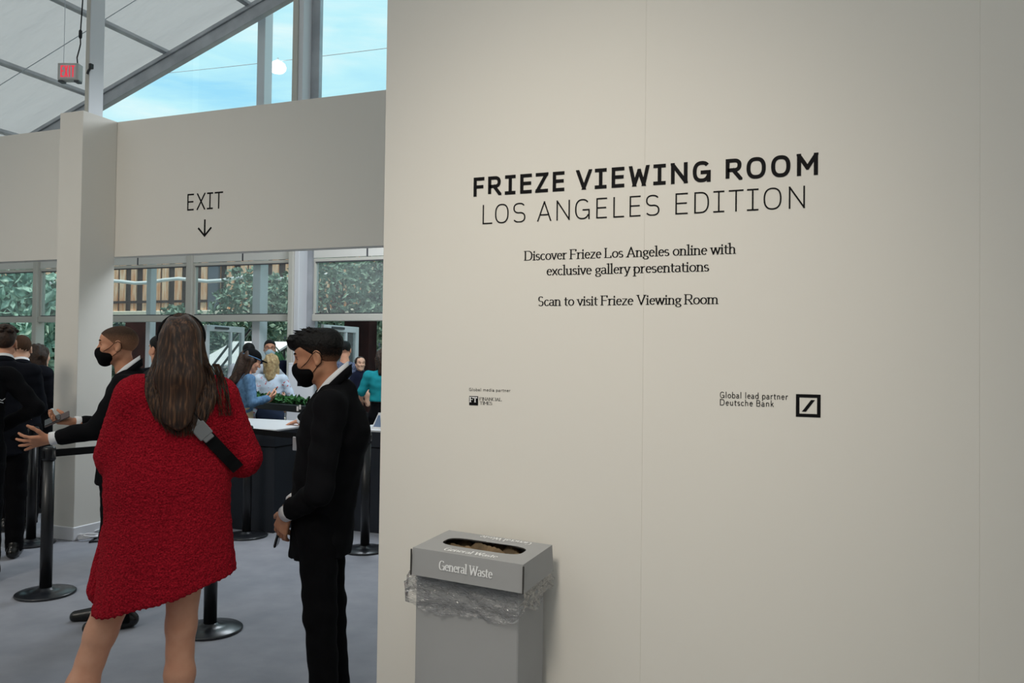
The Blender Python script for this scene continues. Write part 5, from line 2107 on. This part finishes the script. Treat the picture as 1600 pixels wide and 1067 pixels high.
def woman_in_red():
    hd = Head(V(.015, 0, 1.632), 0, .10, 0, .98)
    sk = {'pelvis': V(.01, .055, .95), 'chest': V(0, .015, 1.29), 'neck': V(-.02, 0, 1.475), 'shL': V(0, .165, 1.425), 'shR': V(0, -.15, 1.42)}
    arms = {'L': dict(el=V(.03, .218, 1.190), wr=V(.26, .11, 1.20), hd=V(.9, -.4, .15), hn=V(0, -.2, 1), curl=.5),
            'R': dict(el=V(.03, -.235, 1.165), wr=V(.26, -.08, 1.19), hd=V(.9, .35, .15), hn=V(0, .2, 1), curl=.5)}
    legs = {'L': (V(0, .14, .90), V(.015, .276, .495), V(-.02, .40, .085)), 'R': (V(0, -.035, .90), V(.015, -.018, .49), V(-.02, -.02, .085))}
    root = person('woman seen from behind in a chunky red knitted cardigan with long brown hair', (-2.294, 2.448, 0), 133.3, sk, hd, arms, legs, M['skin_c'], .0075, bare_legs=True, female=True)
    for sd in 'LR':
        shoe(root, legs[sd][2], V(1, 0, 0), M['shoe'])
    # the knit: wide trapeze body, bell sleeves, slanting ribbed hem
    F = Field(V(.36, -.42, .50) * (1, 1, 1) + np.array((0, 0, 0)), V(-.34, .45, 1.60), .0065)
    nf = (0, 1, 0)
    F.cap(V(.0, .032, .58), V(0, .030, 1.10), .262, .212, .03, nf, .66)
    F.cap(V(0, .035, 1.10), V(-.005, .015, 1.34), .215, .185, .05, nf, .64)
    F.plane((-.257, 0, -1), -.695, .012)
    F.cap(V(-.005, .012, 1.36), V(-.012, .006, 1.475), .135, .075, .06, nf, .72)
    F.cap(V(0, .140, 1.442), V(0, -.125, 1.440), .066, .066, .05)
    for sd, g in (('L', 1), ('R', -1)):
        sh, el, wr = sk['sh' + sd], arms[sd]['el'], arms[sd]['wr']
        F.cap(sh + V(0, -g * .005, 0), el + V(0, 0, .03), .078, .074, .045)
        F.cap(el + V(.01, g * .0, .01), wr * .75 + el * .25, .072, .058, .02)
    F.ell(V(.03, 0, 1.60), (.075, .085, .115), .02, op='-')
    rng = np.random.default_rng(4)
    F.noise(lambda X, Y, Z: .0045 * np.sin(X * 9 + 1.5 * np.sin(Z * 5)) * np.sin(Z * 3.2 + 1) + .003 * np.sin(X * 26 + 2 * np.sin(Z * 7 + X * 5)) * np.clip((1.25 - Z) * 2, .2, 1)
            + .0016 * np.sin(X * 330 + 60 * np.sin(Z * 11)) * np.sin(Z * 350 + 50 * np.sin(X * 13)) + .0016 * np.sin(Y * 340 + Z * 210))
    F.noise(lambda X, Y, Z: -.006 * np.exp(-((X - .03) / .008) ** 2) * (Y > 0) * (Z < 1.3) * -1)       # centre back seam
    rib = lambda X, Y, Z: np.where(-.257 * X - Z + .695 > -.075, .0022 * np.sin(X * 300) - .001, 0)
    F.noise(rib)
    knit = F.mesh('cardigan', M['knit'], root)
    # front edge and pocket that show past the left side
    G = Field(V(.34, .10, .52), V(-.16, .40, 1.02), .007)
    G.cap(V(.08, .248, .70), V(.08, .222, .92), .066, .046, .02, nf, 1.5)
    G.plane((-.2, 0, -1), -.735 + .03, .01)
    G.noise(lambda X, Y, Z: .0025 * np.sin(Y * 240) + .0015 * np.sin(X * 330 + Z * 120))
    G.mesh('cardigan_front', M['knit'], root)
    # hair: an inner volume and many strands lying over it and down the back
    Hf = Field(V(.16, -.26, 1.22), V(-.26, .26, 1.80), .007)
    hd.ell(Hf, -.018, 0, .034, .098, .077, .086, .02)
    Hf.cap(V(-.075, .004, 1.66), V(-.105, .0, 1.50), .074, .082, .04, nf, .75)
    Hf.cap(V(-.120, .0, 1.50), V(-.150, .006, 1.37), .084, .055, .03, nf, .34)
    n_, c_ = hd.R[1], .052
    Hf.plane(n_, n_ @ hd.c + c_, .01)
    Hf.noise(lambda X, Y, Z: .004 * np.sin(X * 95 + 3 * np.sin(Z * 9)))
    hair = Hf.mesh('hair', M['strand'], root)
    mb = MB()
    for i in range(760):
        th = (rng.random() * 2 - 1) * 1.75 if i % 3 else rng.normal() * .8
        rad = rng.random() ** .5
        end = 1.335 - .05 * rng.random() + .10 * max(0, abs(th) - .9) + (.13 if rng.random() < .12 else 0)
        wav, ph, fr = .004 + .008 * rng.random(), rng.random() * 6.28, 13 + 9 * rng.random()
        clump = round(th * 6) / 6
        pts, rs = [], []
        nseg = 22
        lift = .002 + .012 * rng.random()
        for j in range(nseg + 1):
            t = j / nseg
            u = 1.752 - (1.752 - end) * t - .012 * (1 - t) * rad
            # half widths of the fall of hair at this height
            w = float(np.interp(u, (1.29, 1.34, 1.42, 1.50, 1.57, 1.63, 1.69, 1.73, 1.75), (.060, .092, .116, .116, .086, .076, .074, .052, .014)))
            dpt = float(np.interp(u, (1.30, 1.40, 1.50, 1.57, 1.64, 1.70, 1.735, 1.752), (.10, .125, .135, .125, .122, .105, .075, .02)))
            a = th * (1 - .25 * t) + (clump - th) * .5 * t
            x = math.sin(a) * w + wav * math.sin(fr * u + ph) * min(1, t * 2)
            y = math.cos(a) * dpt * (.9 if abs(a) < 1.57 else .8) + .004
            if u < 1.53:
                sf = ray_surface(F, float(x), float(u))
                if sf is not None:
                    y = max(sf + .004 + lift, y * .55)
                    y = min(y, sf + .045 + lift)
                else:
                    y = max(y, .06)
            x -= .004 * max(0.0, (1.55 - u)) * 10
            pts.append((x, y, u + wav * .4 * math.sin(fr * 1.7 * u + ph)))
            rs.append((.0022 + .0012 * math.sin(PI * t)) * (1 if t < .85 else max(.15, (1 - t) / .15)))
        # smooth the fall
        P = np.array(pts)
        for _ in range(3):
            P[1:-1] = .5 * P[1:-1] + .25 * (P[:-2] + P[2:])
        mb.tube([tuple(q) for q in P], rs, 4, False)
    for i in range(26):                                   # a loose lock on her right shoulder
        x0 = -.085 - .05 * rng.random()
        pts = []
        for j in range(14):
            t = j / 13
            u = 1.56 - (.20 + .06 * rng.random() * 0) * t
            x = x0 - .055 * t ** .7 + .006 * math.sin(8 * t + i)
            sf = ray_surface(F, x, u)
            y = .085 if sf is None else max(sf + .006 + .006 * (i % 3) / 2, .085 * (1 - t))
            pts.append((x, y, u))
        P = np.array(pts)
        for _ in range(3):
            P[1:-1] = .5 * P[1:-1] + .25 * (P[:-2] + P[2:])
        mb.tube([tuple(q) for q in P], [.0018 * (1 - .6 * j / 13) for j in range(14)], 4, False)
    mb.build('strands', M['strand'], hair, True)
    # black band with a pale edge over the crown
    mb = MB()
    for i in range(25):
        a = -1.75 + 3.5 * i / 24
        for (r_, f_) in ((.080, .022), (.090, .018), (.090, -.018), (.080, -.022)):
            q = hd.p(.004 + f_ - .012 * abs(a), math.sin(a) * r_, .030 + math.cos(a) * (r_ + .006))
            mb.v.append(tuple(q))
    for i in range(24):
        for j in range(4):
            a0, a1 = i * 4 + j, i * 4 + (j + 1) % 4
            mb.f.append((a0, a0 + 4, a1 + 4, a1))
    mb.build('hair_band', M['belt'], root, True)
    # cross-body strap with its buckle, lying on the back of the knit
    sroot = empty('crossbody_strap', (-2.294, 2.448, 0), math.radians(133.3 + 90))
    tag(sroot, 'black cross-body strap with grey buckle across the back of the red cardigan', 'strap')
    A, B_ = (.118, 1.535), (-.215, 1.150)
    mb = MB()
    n = 30
    hw = .024
    dx, dz = B_[0] - A[0], B_[1] - A[1]
    L_ = math.hypot(dx, dz)
    ux, uz = dx / L_, dz / L_
    ctr = []
    for i in range(n + 1):
        t = i / n
        ys = []
        for s_ in (-1, 0, 1):
            x, z = A[0] + dx * t - uz * hw * s_, A[1] + dz * t + ux * hw * s_
            y = ray_surface(F, x, z)
            ys.append(-.02 if y is None else y)
        y = max(ys) + .006
        ctr.append(y)
    ctr = np.array(ctr)
    for _ in range(2):
        ctr[1:-1] = np.maximum(ctr[1:-1], .5 * (ctr[:-2] + ctr[2:]))
    for i in range(n + 1):
        t = i / n
        for s_, o_ in ((-1, 0), (1, 0), (1, .004), (-1, .004)):
            mb.v.append((A[0] + dx * t - uz * hw * s_, float(ctr[i]) + o_, A[1] + dz * t + ux * hw * s_))
    for i in range(n):
        for j in range(4):
            a0, a1 = i * 4 + j, i * 4 + (j + 1) % 4
            mb.f.append((a0, a1, a1 + 4, a0 + 4))
    mb.build('webbing', M['belt'], sroot)
    t = .585
    cy = float(ctr[int(t * n)]) + .004
    R_ = Matrix(((ux, 0, -uz), (0, 1, 0), (uz, 0, ux)))
    mb = MB()
    mb.box((-.030, 0, -.028), (.030, .010, .028), .004, R=R_, T=(A[0] + dx * t, cy, A[1] + dz * t))
    for q in (-1, 1):
        mb.box((q * .034 - .012, .001, -.020), (q * .034 + .012, .008, .020), .003, R=R_, T=(A[0] + dx * t, cy, A[1] + dz * t))
    mb.build('buckle', M['grey_metal'], sroot)
    return root


woman_in_red()


# ------------------------------------------------------------------ the young man in the black suit
def young_man():
    hd = Head(V(.022, 0, 1.590), 0, .20, 0, .98)
    sk = {'pelvis': V(-.002, 0, .93), 'chest': V(-.054, 0, 1.265), 'neck': V(-.045, 0, 1.455), 'shL': V(-.060, .185, 1.385), 'shR': V(-.055, -.185, 1.385)}
    arms = {'L': dict(el=V(-.035, .255, 1.045), wr=V(.125, .115, .930), hd=V(.30, -.42, -.80), hn=V(-.5, -.6, .1), curl=.35, spread=.05),
            'R': dict(el=V(.0, -.255, 1.05), wr=V(.135, -.07, .945), hd=V(.25, .50, -.70), hn=V(-.7, .3, -.1), curl=.5)}
    legs = {'L': (V(-.002, .085, .88), V(-.022, .095, .50), V(-.055, .10, .085)), 'R': (V(-.002, -.085, .88), V(-.035, -.085, .50), V(-.075, -.09, .085))}
    root = person('young man in black suit and black mask, head bowed, standing beside the pale wall edge', (-2.009, 2.983, 0), 205, sk, hd, arms, legs, M['skin_b'], .0075)
    suit(root, sk, arms, legs, .735, M['suit'], M['trouser'], .0085, .86, .176, .153, 1.0, neck_c=V(-.040, 0, 1.462), tilt=.95, wide=.93)
    for sd in 'LR':
        shoe(root, legs[sd][2], V(1, .15 if sd == 'L' else -.15, 0), M['shoe'])
    hd.extras(root, M['brow'], M['mask'])
    fade = hd.scalp(root, M['hair_fade'], .0035, .002, .0035)
    # longer top swept forward and up
    F = Field(hd.p(0, 0, .06) - .17, hd.p(0, 0, .06) + .17, .0042)
    hd.ell(F, -.018, 0, .056, .1005, .0775, .072, .02)
    hd.ell(F, .040, 0, .080, .070, .060, .045, .03)
    hd.ell(F, .092, 0, .082, .030, .048, .024, .03)
    hd.ell(F, -.070, 0, .045, .045, .062, .060, .03)
    rng = np.random.default_rng(21)
    for _ in range(150):
        a, b = rng.random() * 2 - 1, rng.random()
        f0, l0 = -.09 + .19 * b, a * .058
        u0 = .118 - .5 * (f0 - .01) ** 2 * 8 - 2.6 * l0 ** 2
        ln = .022 + .032 * rng.random()
        hd.cap(F, (f0, l0, u0), (f0 + ln * (.55 + .5 * b) + .004, l0 + .3 * ln * (rng.random() - .5), u0 + ln * (.75 - .55 * b)), .0058, .0016, .004)
    n = hd.R[2] * .93 - hd.R[1] * .05
    n /= np.linalg.norm(n)
    F.plane(-n, -(n @ hd.c) - .030, .0)
    fw_ = hd.R[1]
    F.plane(fw_, fw_ @ hd.c + .118, .01)
    F.mesh('hair', M['hair_black'], root)
    fade.name = 'hair_fade'
    # lapel pin and badge on a lanyard
    mb = MB()
    mb.box((-.004, -.004, -.010), (.004, .004, .010), .001, T=tuple(V(.082, .068, 1.375)))
    mb.box((-.004, -.004, -.010), (.004, .004, .010), .001, T=tuple(V(.094, .060, 1.368)))
    mb.build('lapel_pin', M['paper'], root)
    mb = MB()
    mb.tube([tuple(V(.05, .03, 1.42)), tuple(V(.075, .03, 1.33)), tuple(V(.104, .03, 1.24))], .004, 6)
    mb.build('lanyard', M['belt'], root)
    mb = MB()
    mb.box((-.018, -.003, -.030), (.018, .003, .030), .003, R=Matrix.Rotation(.9, 3, 'Z'), T=tuple(V(.106, .030, 1.215)))
    mb.build('badge', M['steel'], root)
    # small black phone in his hands
    ph = empty('phone', (-2.009, 2.983, 0), math.radians(205 + 90))
    tag(ph, 'small black phone held low in the young suited man’s hands', 'phone')
    mb = MB()
    Rz = Matrix.Rotation(-.25, 3, 'X')
    mb.box((-.036, -.005, -.075), (.036, .005, .075), .004, R=Rz, T=tuple(V(.165, .02, .845)))
    mb.build('case', M['phone'], ph)
    mb = MB()
    mb.box((-.032, -.0062, -.068), (.032, -.0052, .068), .0004, R=Rz, T=tuple(V(.165, .02, .845)))
    mb.build('screen', M['cable'], ph)


young_man()


# ------------------------------------------------------------------ the shaven-headed man pointing the way
def guide():
    hd = Head(V(.022, 0, 1.640), 0, .03, 0, 1.0)
    sk = {'pelvis': V(0, 0, .95), 'chest': V(-.035, 0, 1.30), 'neck': V(-.035, 0, 1.47), 'shL': V(-.035, .185, 1.405), 'shR': V(-.03, -.185, 1.405)}
    arms = {'L': dict(el=V(.095, .250, 1.165), wr=V(.325, .225, 1.118), hd=V(.96, .02, -.16), hn=V(.12, -.78, .60), curl=[.34, .26, .16, .08], spread=.34, thumb=.85),
            'R': dict(el=V(.06, -.245, 1.14), wr=V(.255, -.135, 1.180), hd=V(.9, .1, .12), hn=V(0, .3, 1), curl=.55)}
    legs = {'L': (V(0, .085, .89), V(.0, .10, .50), V(-.035, .10, .085)), 'R': (V(.01, -.085, .89), V(.03, -.10, .50), V(.06, -.11, .085))}
    root = person('shaven-headed man in black suit and black mask pointing left with an open hand', (-3.846, 3.626, 0), 222, sk, hd, arms, legs, M['skin_a'], .0085)
    suit(root, sk, arms, legs, .83, M['suit'], M['trouser'], .0095, .74, .172, .180, 3.0, neck_c=V(-.030, 0, 1.480), tilt=.80)
    for sd in 'LR':
        shoe(root, legs[sd][2], V(1, .1 if sd == 'L' else -.1, 0), M['shoe'])
    hd.extras(root, M['brow'], M['mask'])
    hd.scalp(root, M['hair_buzz'], .0028, -.004, .0035)
    ph = empty('wallet', (-3.846, 3.626, 0), math.radians(222 + 90))
    tag(ph, 'dark folding case held in the shaven-headed man’s rear hand', 'wallet')
    for nm, m_, lo, hi in (('cover', M['leather'], (-.045, -.07, -.004), (.045, .07, .004)), ('flap', M['phone'], (-.043, -.068, .005), (.043, .02, .010))):
        mb = MB()
        mb.box(lo, hi, .002, R=Matrix.Rotation(.45, 3, 'X') @ Matrix.Rotation(.35, 3, 'Y'), T=tuple(V(.345, -.115, 1.200)))
        mb.build(nm, m_, ph)


guide()


# ------------------------------------------------------------------ the others in the queue and at the desks
def simple_hair(root, hd, m, style, seed=1, ln=.20):
    F = Field(hd.p(-.03, 0, -.05) - .24, hd.p(-.03, 0, -.05) + .24, .006)
    rng = np.random.default_rng(seed)
    if style == 'curly':
        hd.ell(F, -.012, 0, .062, .104, .082, .066, .02)
        hd.ell(F, -.060, 0, .020, .056, .072, .060, .03)
        for _ in range(90):
            a, b = rng.random() * 6.28, rng.random() * 1.2
            d = (math.sin(b) * math.cos(a), math.sin(b) * math.sin(a), math.cos(b))
            F.ell(hd.p(-.012 + .112 * d[0], .090 * d[1], .066 + .074 * d[2]), np.array((.017, .017, .015)), .004)
        n = hd.R[2] * .8 - hd.R[1] * .6
        F.plane(-n, -(n @ hd.c) - .004)
    elif style == 'short':
        hd.ell(F, -.014, 0, .040, .102, .080, .088, .02)
        hd.ell(F, .035, 0, .065, .060, .058, .040, .03)
        n = hd.R[2] * .75 - hd.R[1] * .66
        F.plane(-n, -(n @ hd.c) + .002)
        F.noise(lambda X, Y, Z: .0012 * np.sin(X * 170 + Z * 60) * np.sin(Y * 150))
    elif style == 'long':
        hd.ell(F, -.018, 0, .036, .104, .086, .090, .02)
        hd.cap(F, (-.06, 0, .0), (-.085, 0, -ln), .088, .060, .03)
        for sg in (-1, 1):
            hd.cap(F, (-.01, sg * .070, .0), (-.01, sg * .075, -ln * .9), .034, .020, .02)
        n = hd.R[1]
        F.plane(n, n @ hd.c + .046, .01)
        F.noise(lambda X, Y, Z: .005 * np.sin(X * 90 + 3 * np.sin(Z * 14)) + .004 * np.sin(Y * 100 + Z * 20))
    return F.mesh('hair', m, root)


def onlooker(label, x, y, phi, H=1.75, outfit='suit', skin='skin_c', hair=None, hair_m='hair_brown', head=(0, 0), arms=None, mask=None, top=None, bottom=None, res=.012, female=False, lean=0.0, group=None, hem=None, ln=.2, z=0.0, k=1.0, fine_hands=False):
    sk, legs = stand(H, lean, 0, .185 if not female else .165)
    hd = Head(sk['neck'] + V(.035 + lean * .3, 0, .158 * (H / 1.75)), head[0], head[1])
    if arms is None:
        arms = {}
    for sd in 'LR':
        if sd not in arms:
            arms[sd] = arm_down(sd, sk)
    root = person(label, (x, y, z), phi, sk, hd, arms, legs, M[skin], res, group, female=female, fine_hands=fine_hands)
    if outfit == 'suit':
        suit(root, sk, arms, legs, hem or .80, M[top or 'suit'], M[bottom or 'trouser'], res, .70, .170, .178, x * 3, neck_c=sk['neck'] + V(.004, 0, .010), tilt=.45)
    else:
        pel, che, nk = sk['pelvis'], sk['chest'], sk['neck']
        P = np.stack([np.array(a['el']) for a in arms.values()] + [np.array(a['wr']) for a in arms.values()] + [sk['shL'], sk['shR'], pel])
        lo, hi = np.minimum(P.min(0) - .10, pel - .24), np.maximum(P.max(0) + .12, pel + .24)
        hm = hem or .92
        lo[2], hi[2] = min(hm - .05, lo[2]), max(nk[2] + .08, hi[2])
        F = Field(lo, hi, res)
        cr, wr_ = (.165, .155) if not female else (.150, .135)
        F.cap(np.array((pel[0], pel[1], hm - .02)), pel + (che - pel) * .45, wr_ + .015, wr_, .03, (0, 1, 0), .72)
        F.cap(pel + (che - pel) * .45, che, wr_, cr, .03, (0, 1, 0), .70)
        F.plane((0, 0, -1), -hm)
        F.cap(che, nk - (0, 0, .03), cr * .78, .064, .05, (0, 1, 0), .75)
        F.cap(sk['shL'], sk['shR'], .052, .052, .05)
        for sd, a in arms.items():
            F.cap(sk['sh' + sd], a['el'], .060, .052, .03)
            if outfit == 'long':
                F.cap(a['el'], np.array(a['wr']) * .93 + np.array(a['el']) * .07, .052, .040, .02)
        F.noise(wrinkle(.003, x))
        F.mesh('shirt', M[top], root)
        trousers(root, legs, pel, M[bottom or 'jeans'], res, x)
    for sd in 'LR':
        shoe(root, legs[sd][2], V(1, .15 if sd == 'L' else -.15, 0), M['shoe'], .009)
    if mask or head[0] or phi > 180:
        hd.extras(root, M['brow'], M[mask] if mask else None)
    if hair:
        simple_hair(root, hd, M[hair_m], hair, int(abs(x * 100)), ln)
    return root, hd, sk, arms


# left edge: a colleague seen from behind, cut by the frame
from mathutils.bvhtree import BVHTree


def back_y(o, x, z):
    me = o.data
    t = BVHTree.FromPolygons([v.co for v in me.vertices], [p_.vertices for p_ in me.polygons])
    h = t.ray_cast(Vector((x, 1.0, z)), Vector((0, -1, 0)))
    return h[0].y


sk_, lg_ = stand(1.76)
a_ = {'R': dict(el=sk_['shR'] + V(-.04, -.165, -.235), wr=V(.20, -.15, 1.02), hd=V(.8, .35, -.3), hn=V(0, 1, 0), curl=.5)}
r_, hd_, sk_, a_ = onlooker('man in black suit at the left edge, back turned, right elbow pushed out', -5.41, 3.875, 158, 1.76, 'suit', 'skin_c', 'short', 'hair_brown', arms=a_, res=.010)
jk = [c for c in r_.children if c.name.startswith('jacket') and 'collar' not in c.name][0]
mb = MB()                                                  # pale embroidered flourish, not readable in the picture
for q in (((-.085, 1.250), (-.11, 1.262), (-.13, 1.254), (-.155, 1.266)), ((-.09, 1.234), (-.115, 1.244), (-.14, 1.236))):
    mb.tube([(x, back_y(jk, x, z) + .001, z) for x, z in q], .003, 5)
mb.build('embroidery', M['ink_white'], r_)
def arms_fwd(H):
    k_ = stand(H)[0]
    return {sd: dict(el=k_['sh' + sd] + V(.06, g * .05, -.27), wr=k_['sh' + sd] + V(.27, -g * .03, -.36), hd=V(.9, -g * .2, -.1), hn=V(0, 0, -1), curl=.4) for sd, g in (('L', 1), ('R', -1))}


onlooker('man with curly dark hair in black suit, back turned, upper left', -5.874, 4.411, 139, 1.775, 'suit', 'skin_c', 'curly', 'hair_brown', arms=arms_fwd(1.775), top='suit2', res=.011)
onlooker('man with short cropped hair and white collar, back turned, left of the column', -6.676, 5.177, 143, 1.735, 'suit', 'skin_d', 'short', 'hair_crop', arms=arms_fwd(1.735), top='suit2', res=.011)
sk_, lg_ = stand(1.66)
a_ = {'R': dict(el=sk_['shR'] + V(.10, -.06, -.22), wr=sk_['shR'] + V(.30, -.04, -.36), hd=V(.9, .1, -.2), hn=V(0, 0, -1), curl=.4),
      'L': dict(el=sk_['shL'] + V(.08, .05, -.24), wr=sk_['shL'] + V(.28, -.06, -.38), hd=V(.9, -.1, -.2), hn=V(0, 0, -1), curl=.4)}
onlooker('long-haired woman in black working at the left counter beside the column', -7.274, 5.806, 95, 1.66, 'long', 'skin_d', 'long', 'hair_brown', arms=a_, top='suit', bottom='trouser', female=True, hem=.85, res=.012, ln=.24)
onlooker('man in dark suit with white collar, mostly hidden behind the woman in red', -4.957, 5.078, 150, 1.74, 'suit', 'skin_c', 'short', 'hair_black', head=(.35, 0), top='suit2', res=.012)

# woman in denim with a cap, looking at her phone behind the counter
sk_, lg_ = stand(1.63, .04)
a_ = {'R': dict(el=sk_['shR'] + V(.02, -.05, -.25), wr=V(.27, -.04, 1.10), hd=V(.8, .3, .3), hn=V(-.3, .5, .6), curl=.8),
      'L': dict(el=sk_['shL'] + V(.05, .05, -.25), wr=V(.25, .10, 1.06), hd=V(.8, -.3, .3), hn=V(-.3, -.5, .6), curl=.8)}
r_, hd_, sk_, a_ = onlooker('woman in denim jacket and black cap with long brown hair, bent over her phone', -5.96, 7.30, 52, 1.63, 'long', 'skin_c', 'long', 'hair_brown', head=(0, .38), arms=a_, top='denim', bottom='beige', female=True, lean=.04, hem=.93, res=.010, ln=.26, fine_hands=True)
F_ = Field(hd_.p(0, 0, .06) - .18, hd_.p(0, 0, .06) + .18, .006)
hd_.ell(F_, -.014, 0, .046, .112, .096, .092, .02)
F_.plane(-hd_.R[2], -(hd_.R[2] @ hd_.c) - .035)
hd_.ell(F_, .115, 0, .046, .060, .066, .008, .01)
cp = F_.mesh('cap', M['mask'], r_)
mb = MB()
mb.tube([tuple(hd_.p(-.014 + .1125 * math.cos(a), .0965 * math.sin(a), .040)) for a in [2 * PI * i / 36 for i in range(37)]], .006, 6)
mb.build('cap_band', M['denim'], cp, True)
fo = empty('phone', (-5.96, 7.30, 0), math.radians(52 + 90))
tag(fo, 'dark phone held up by the woman in denim', 'phone')
mb = MB()
mb.box((-.036, -.005, -.072), (.036, .005, .072), .004, R=Matrix.Rotation(.5, 3, 'X'), T=tuple(V(.345, .03, 1.155)))
mb.build('case', M['phone'], fo)

# group waiting further back
sk_, lg_ = stand(1.74)
a_ = {'R': dict(el=sk_['shR'] + V(.20, -.19, -.06), wr=sk_['shR'] + V(.36, -.34, -.20), hd=V(.6, -.5, -.5), hn=V(0, 0, -1), curl=.5)}
onlooker('dark-haired man in pale grey shirt, back turned, one arm stretched out to the side', -7.02, 8.70, 126, 1.74, 'long', 'skin_c', 'short', 'hair_black', arms=a_, top='grey_shirt', res=.012)
r_, hd_, sk_, a_ = onlooker('man with pale blue mask and glasses facing the hall behind the grey-shirted man', -7.19, 9.36, 309, 1.80, 'long', 'skin_c', 'short', 'hair_black', mask='white_mask', top='navy', res=.012)
mb = MB()
for sg in (-1, 1):
    mb.tube([tuple(hd_.p(.104, sg * .033 + .022 * math.cos(a), .004 + .017 * math.sin(a))) for a in [2 * PI * i / 14 for i in range(15)]], .0022, 5)
    mb.tube([tuple(hd_.p(.104, sg * .055, .008)), tuple(hd_.p(0, sg * .078, .012))], .002, 5)
mb.tube([tuple(hd_.p(.106, -.012, .008)), tuple(hd_.p(.106, .012, .008))], .002, 5)
mb.build('glasses', M['cable'], r_)
sk_, lg_ = stand(1.59)
a_ = {'R': dict(el=sk_['shR'] + V(.02, -.09, -.24), wr=sk_['shR'] + V(.22, .0, -.24), hd=V(.7, .4, .2), hn=V(0, .3, 1), curl=.5)}
onlooker('blonde woman in white and blue flowered top, back turned, by the planter', -6.52, 8.52, 118, 1.59, 'long', 'skin_d', 'long', 'hair_blonde', arms=a_, top='floral', bottom='jeans', female=True, res=.012, hem=.95, ln=.18)
onlooker('dark-haired man in blue patterned shirt standing in the doorway, back turned', -6.03, 9.47, 118, 1.79, 'short', 'skin_c', 'short', 'hair_black', top='navy_print', res=.012,
         arms={'R': dict(el=V(.0, -.27, 1.18), wr=V(.22, -.22, 1.16), hd=V(.6, -.3, 0), hn=V(0, 0, 1), curl=.4)})
# small child carried at his side
kid = empty('person', (-5.70, 9.335, 0), math.radians(300 + 90))
tag(kid, 'small child in navy with light brown hair carried beside the man in patterned shirt', 'person')
hd_ = Head(V(.02, 0, 1.490), .3, 0, 0, .80)
F_ = Field(V(.30, -.22, .90), V(-.20, .22, 1.66), .008, [(hd_.c - .11, hd_.c + .11, .005)])
hd_.skull(F_)
F_.cap(V(0, 0, 1.12), V(0, 0, 1.30), .078, .080, .03, (0, 1, 0), .8)
F_.cap(V(0, 0, 1.30), V(.01, 0, 1.42), .06, .038, .03)
for g in (-1, 1):
    F_.cap(V(0, g * .075, 1.33), V(.04, g * .13, 1.20), .030, .026, .02)
    F_.cap(V(.04, g * .13, 1.20), V(.12, g * .10, 1.14), .026, .020, .01)
    hand(F_, V(.12, g * .10, 1.14), V(.8, -.2 * g, -.2), V(0, 0, -1), g, .5, s=.55)
    F_.cap(V(0, g * .05, 1.12), V(.14, g * .10, 1.08), .052, .042, .02)
    F_.cap(V(.14, g * .10, 1.08), V(.13, g * .11, .95), .040, .030, .02)
F_.mesh('body', M['skin_d'], kid)
F_ = Field(V(.24, -.24, 1.0), V(-.2, .24, 1.46), .008)
F_.cap(V(0, 0, 1.10), V(0, 0, 1.31), .090, .092, .03, (0, 1, 0), .84)
F_.cap(V(0, 0, 1.31), V(.01, 0, 1.385), .074, .045, .03)
for g in (-1, 1):
    F_.cap(V(0, g * .075, 1.33), V(.04, g * .13, 1.20), .042, .036, .02)
    F_.cap(V(0, g * .05, 1.12), V(.13, g * .10, 1.08), .062, .052, .02)
F_.mesh('romper', M['navy'], kid)
hd_.extras(kid, M['brow'])
F_ = Field(hd_.p(-.02, 0, 0) - .14, hd_.p(-.02, 0, 0) + .14, .005)
hd_.ell(F_, -.018, 0, .030, .106, .086, .090, .02)
n_ = hd_.R[2] * .5 - hd_.R[1] * .86
F_.plane(-n_, -(n_ @ hd_.c) + .012)
F_.noise(lambda X, Y, Z: .003 * np.sin(X * 120 + Z * 50) * np.sin(Y * 120))
F_.mesh('hair', M['hair_brown'], kid)

sk_, lg_ = stand(1.68)
a_ = {'L': dict(el=sk_['shL'] + V(.0, .075, -.20), wr=sk_['shL'] + V(.10, .10, -.30), hd=V(.8, .2, -.2), hn=V(0, 0, -1), curl=.5)}
onlooker('person in teal T-shirt and black trousers, back turned, cut by the pale wall edge', -4.83, 8.44, 112, 1.68, 'short', 'skin_c', 'long', 'hair_brown', arms=a_, top='teal', bottom='trouser', hem=1.05, res=.011, ln=.16)

# member of staff leaning over the counter, mostly hidden by the young man
sk_ = {'pelvis': V(-.05, 0, .93), 'chest': V(.10, 0, 1.22), 'neck': V(.20, 0, 1.36), 'shL': V(.15, .18, 1.30), 'shR': V(.15, -.18, 1.30)}
lg_ = {'L': (V(-.05, .085, .88), V(-.04, .10, .5), V(-.06, .10, .085)), 'R': (V(-.05, -.085, .88), V(-.04, -.10, .5), V(-.06, -.10, .085))}
hd_ = Head(V(.27, 0, 1.50), 0, .3)
a_ = {'L': dict(el=V(.28, .20, 1.12), wr=V(.50, .075, .975), hd=V(.85, -.1, -.28), hn=V(0, 0, -1), curl=.12, spread=.2),
      'R': dict(el=V(.30, -.22, 1.13), wr=V(.57, -.13, .975), hd=V(.85, -.1, -.28), hn=V(0, 0, -1), curl=.12, spread=.2)}
r_ = person('person in black suit leaning both hands on the counter behind the young man', (-4.08, 6.53, 0), 183, sk_, hd_, a_, lg_, M['skin_c'], .010)
suit(r_, sk_, a_, lg_, .80, M['suit'], M['trouser'], .011, .72, .165, .175, 5.0, neck_c=V(.20, 0, 1.372), tilt=.8)
hd_.extras(r_, M['brow'], M['mask'])
simple_hair(r_, hd_, M['hair_black'], 'short', 9)
for sd in 'LR':
    shoe(r_, lg_[sd][2], V(1, 0, 0), M['shoe'], .009)
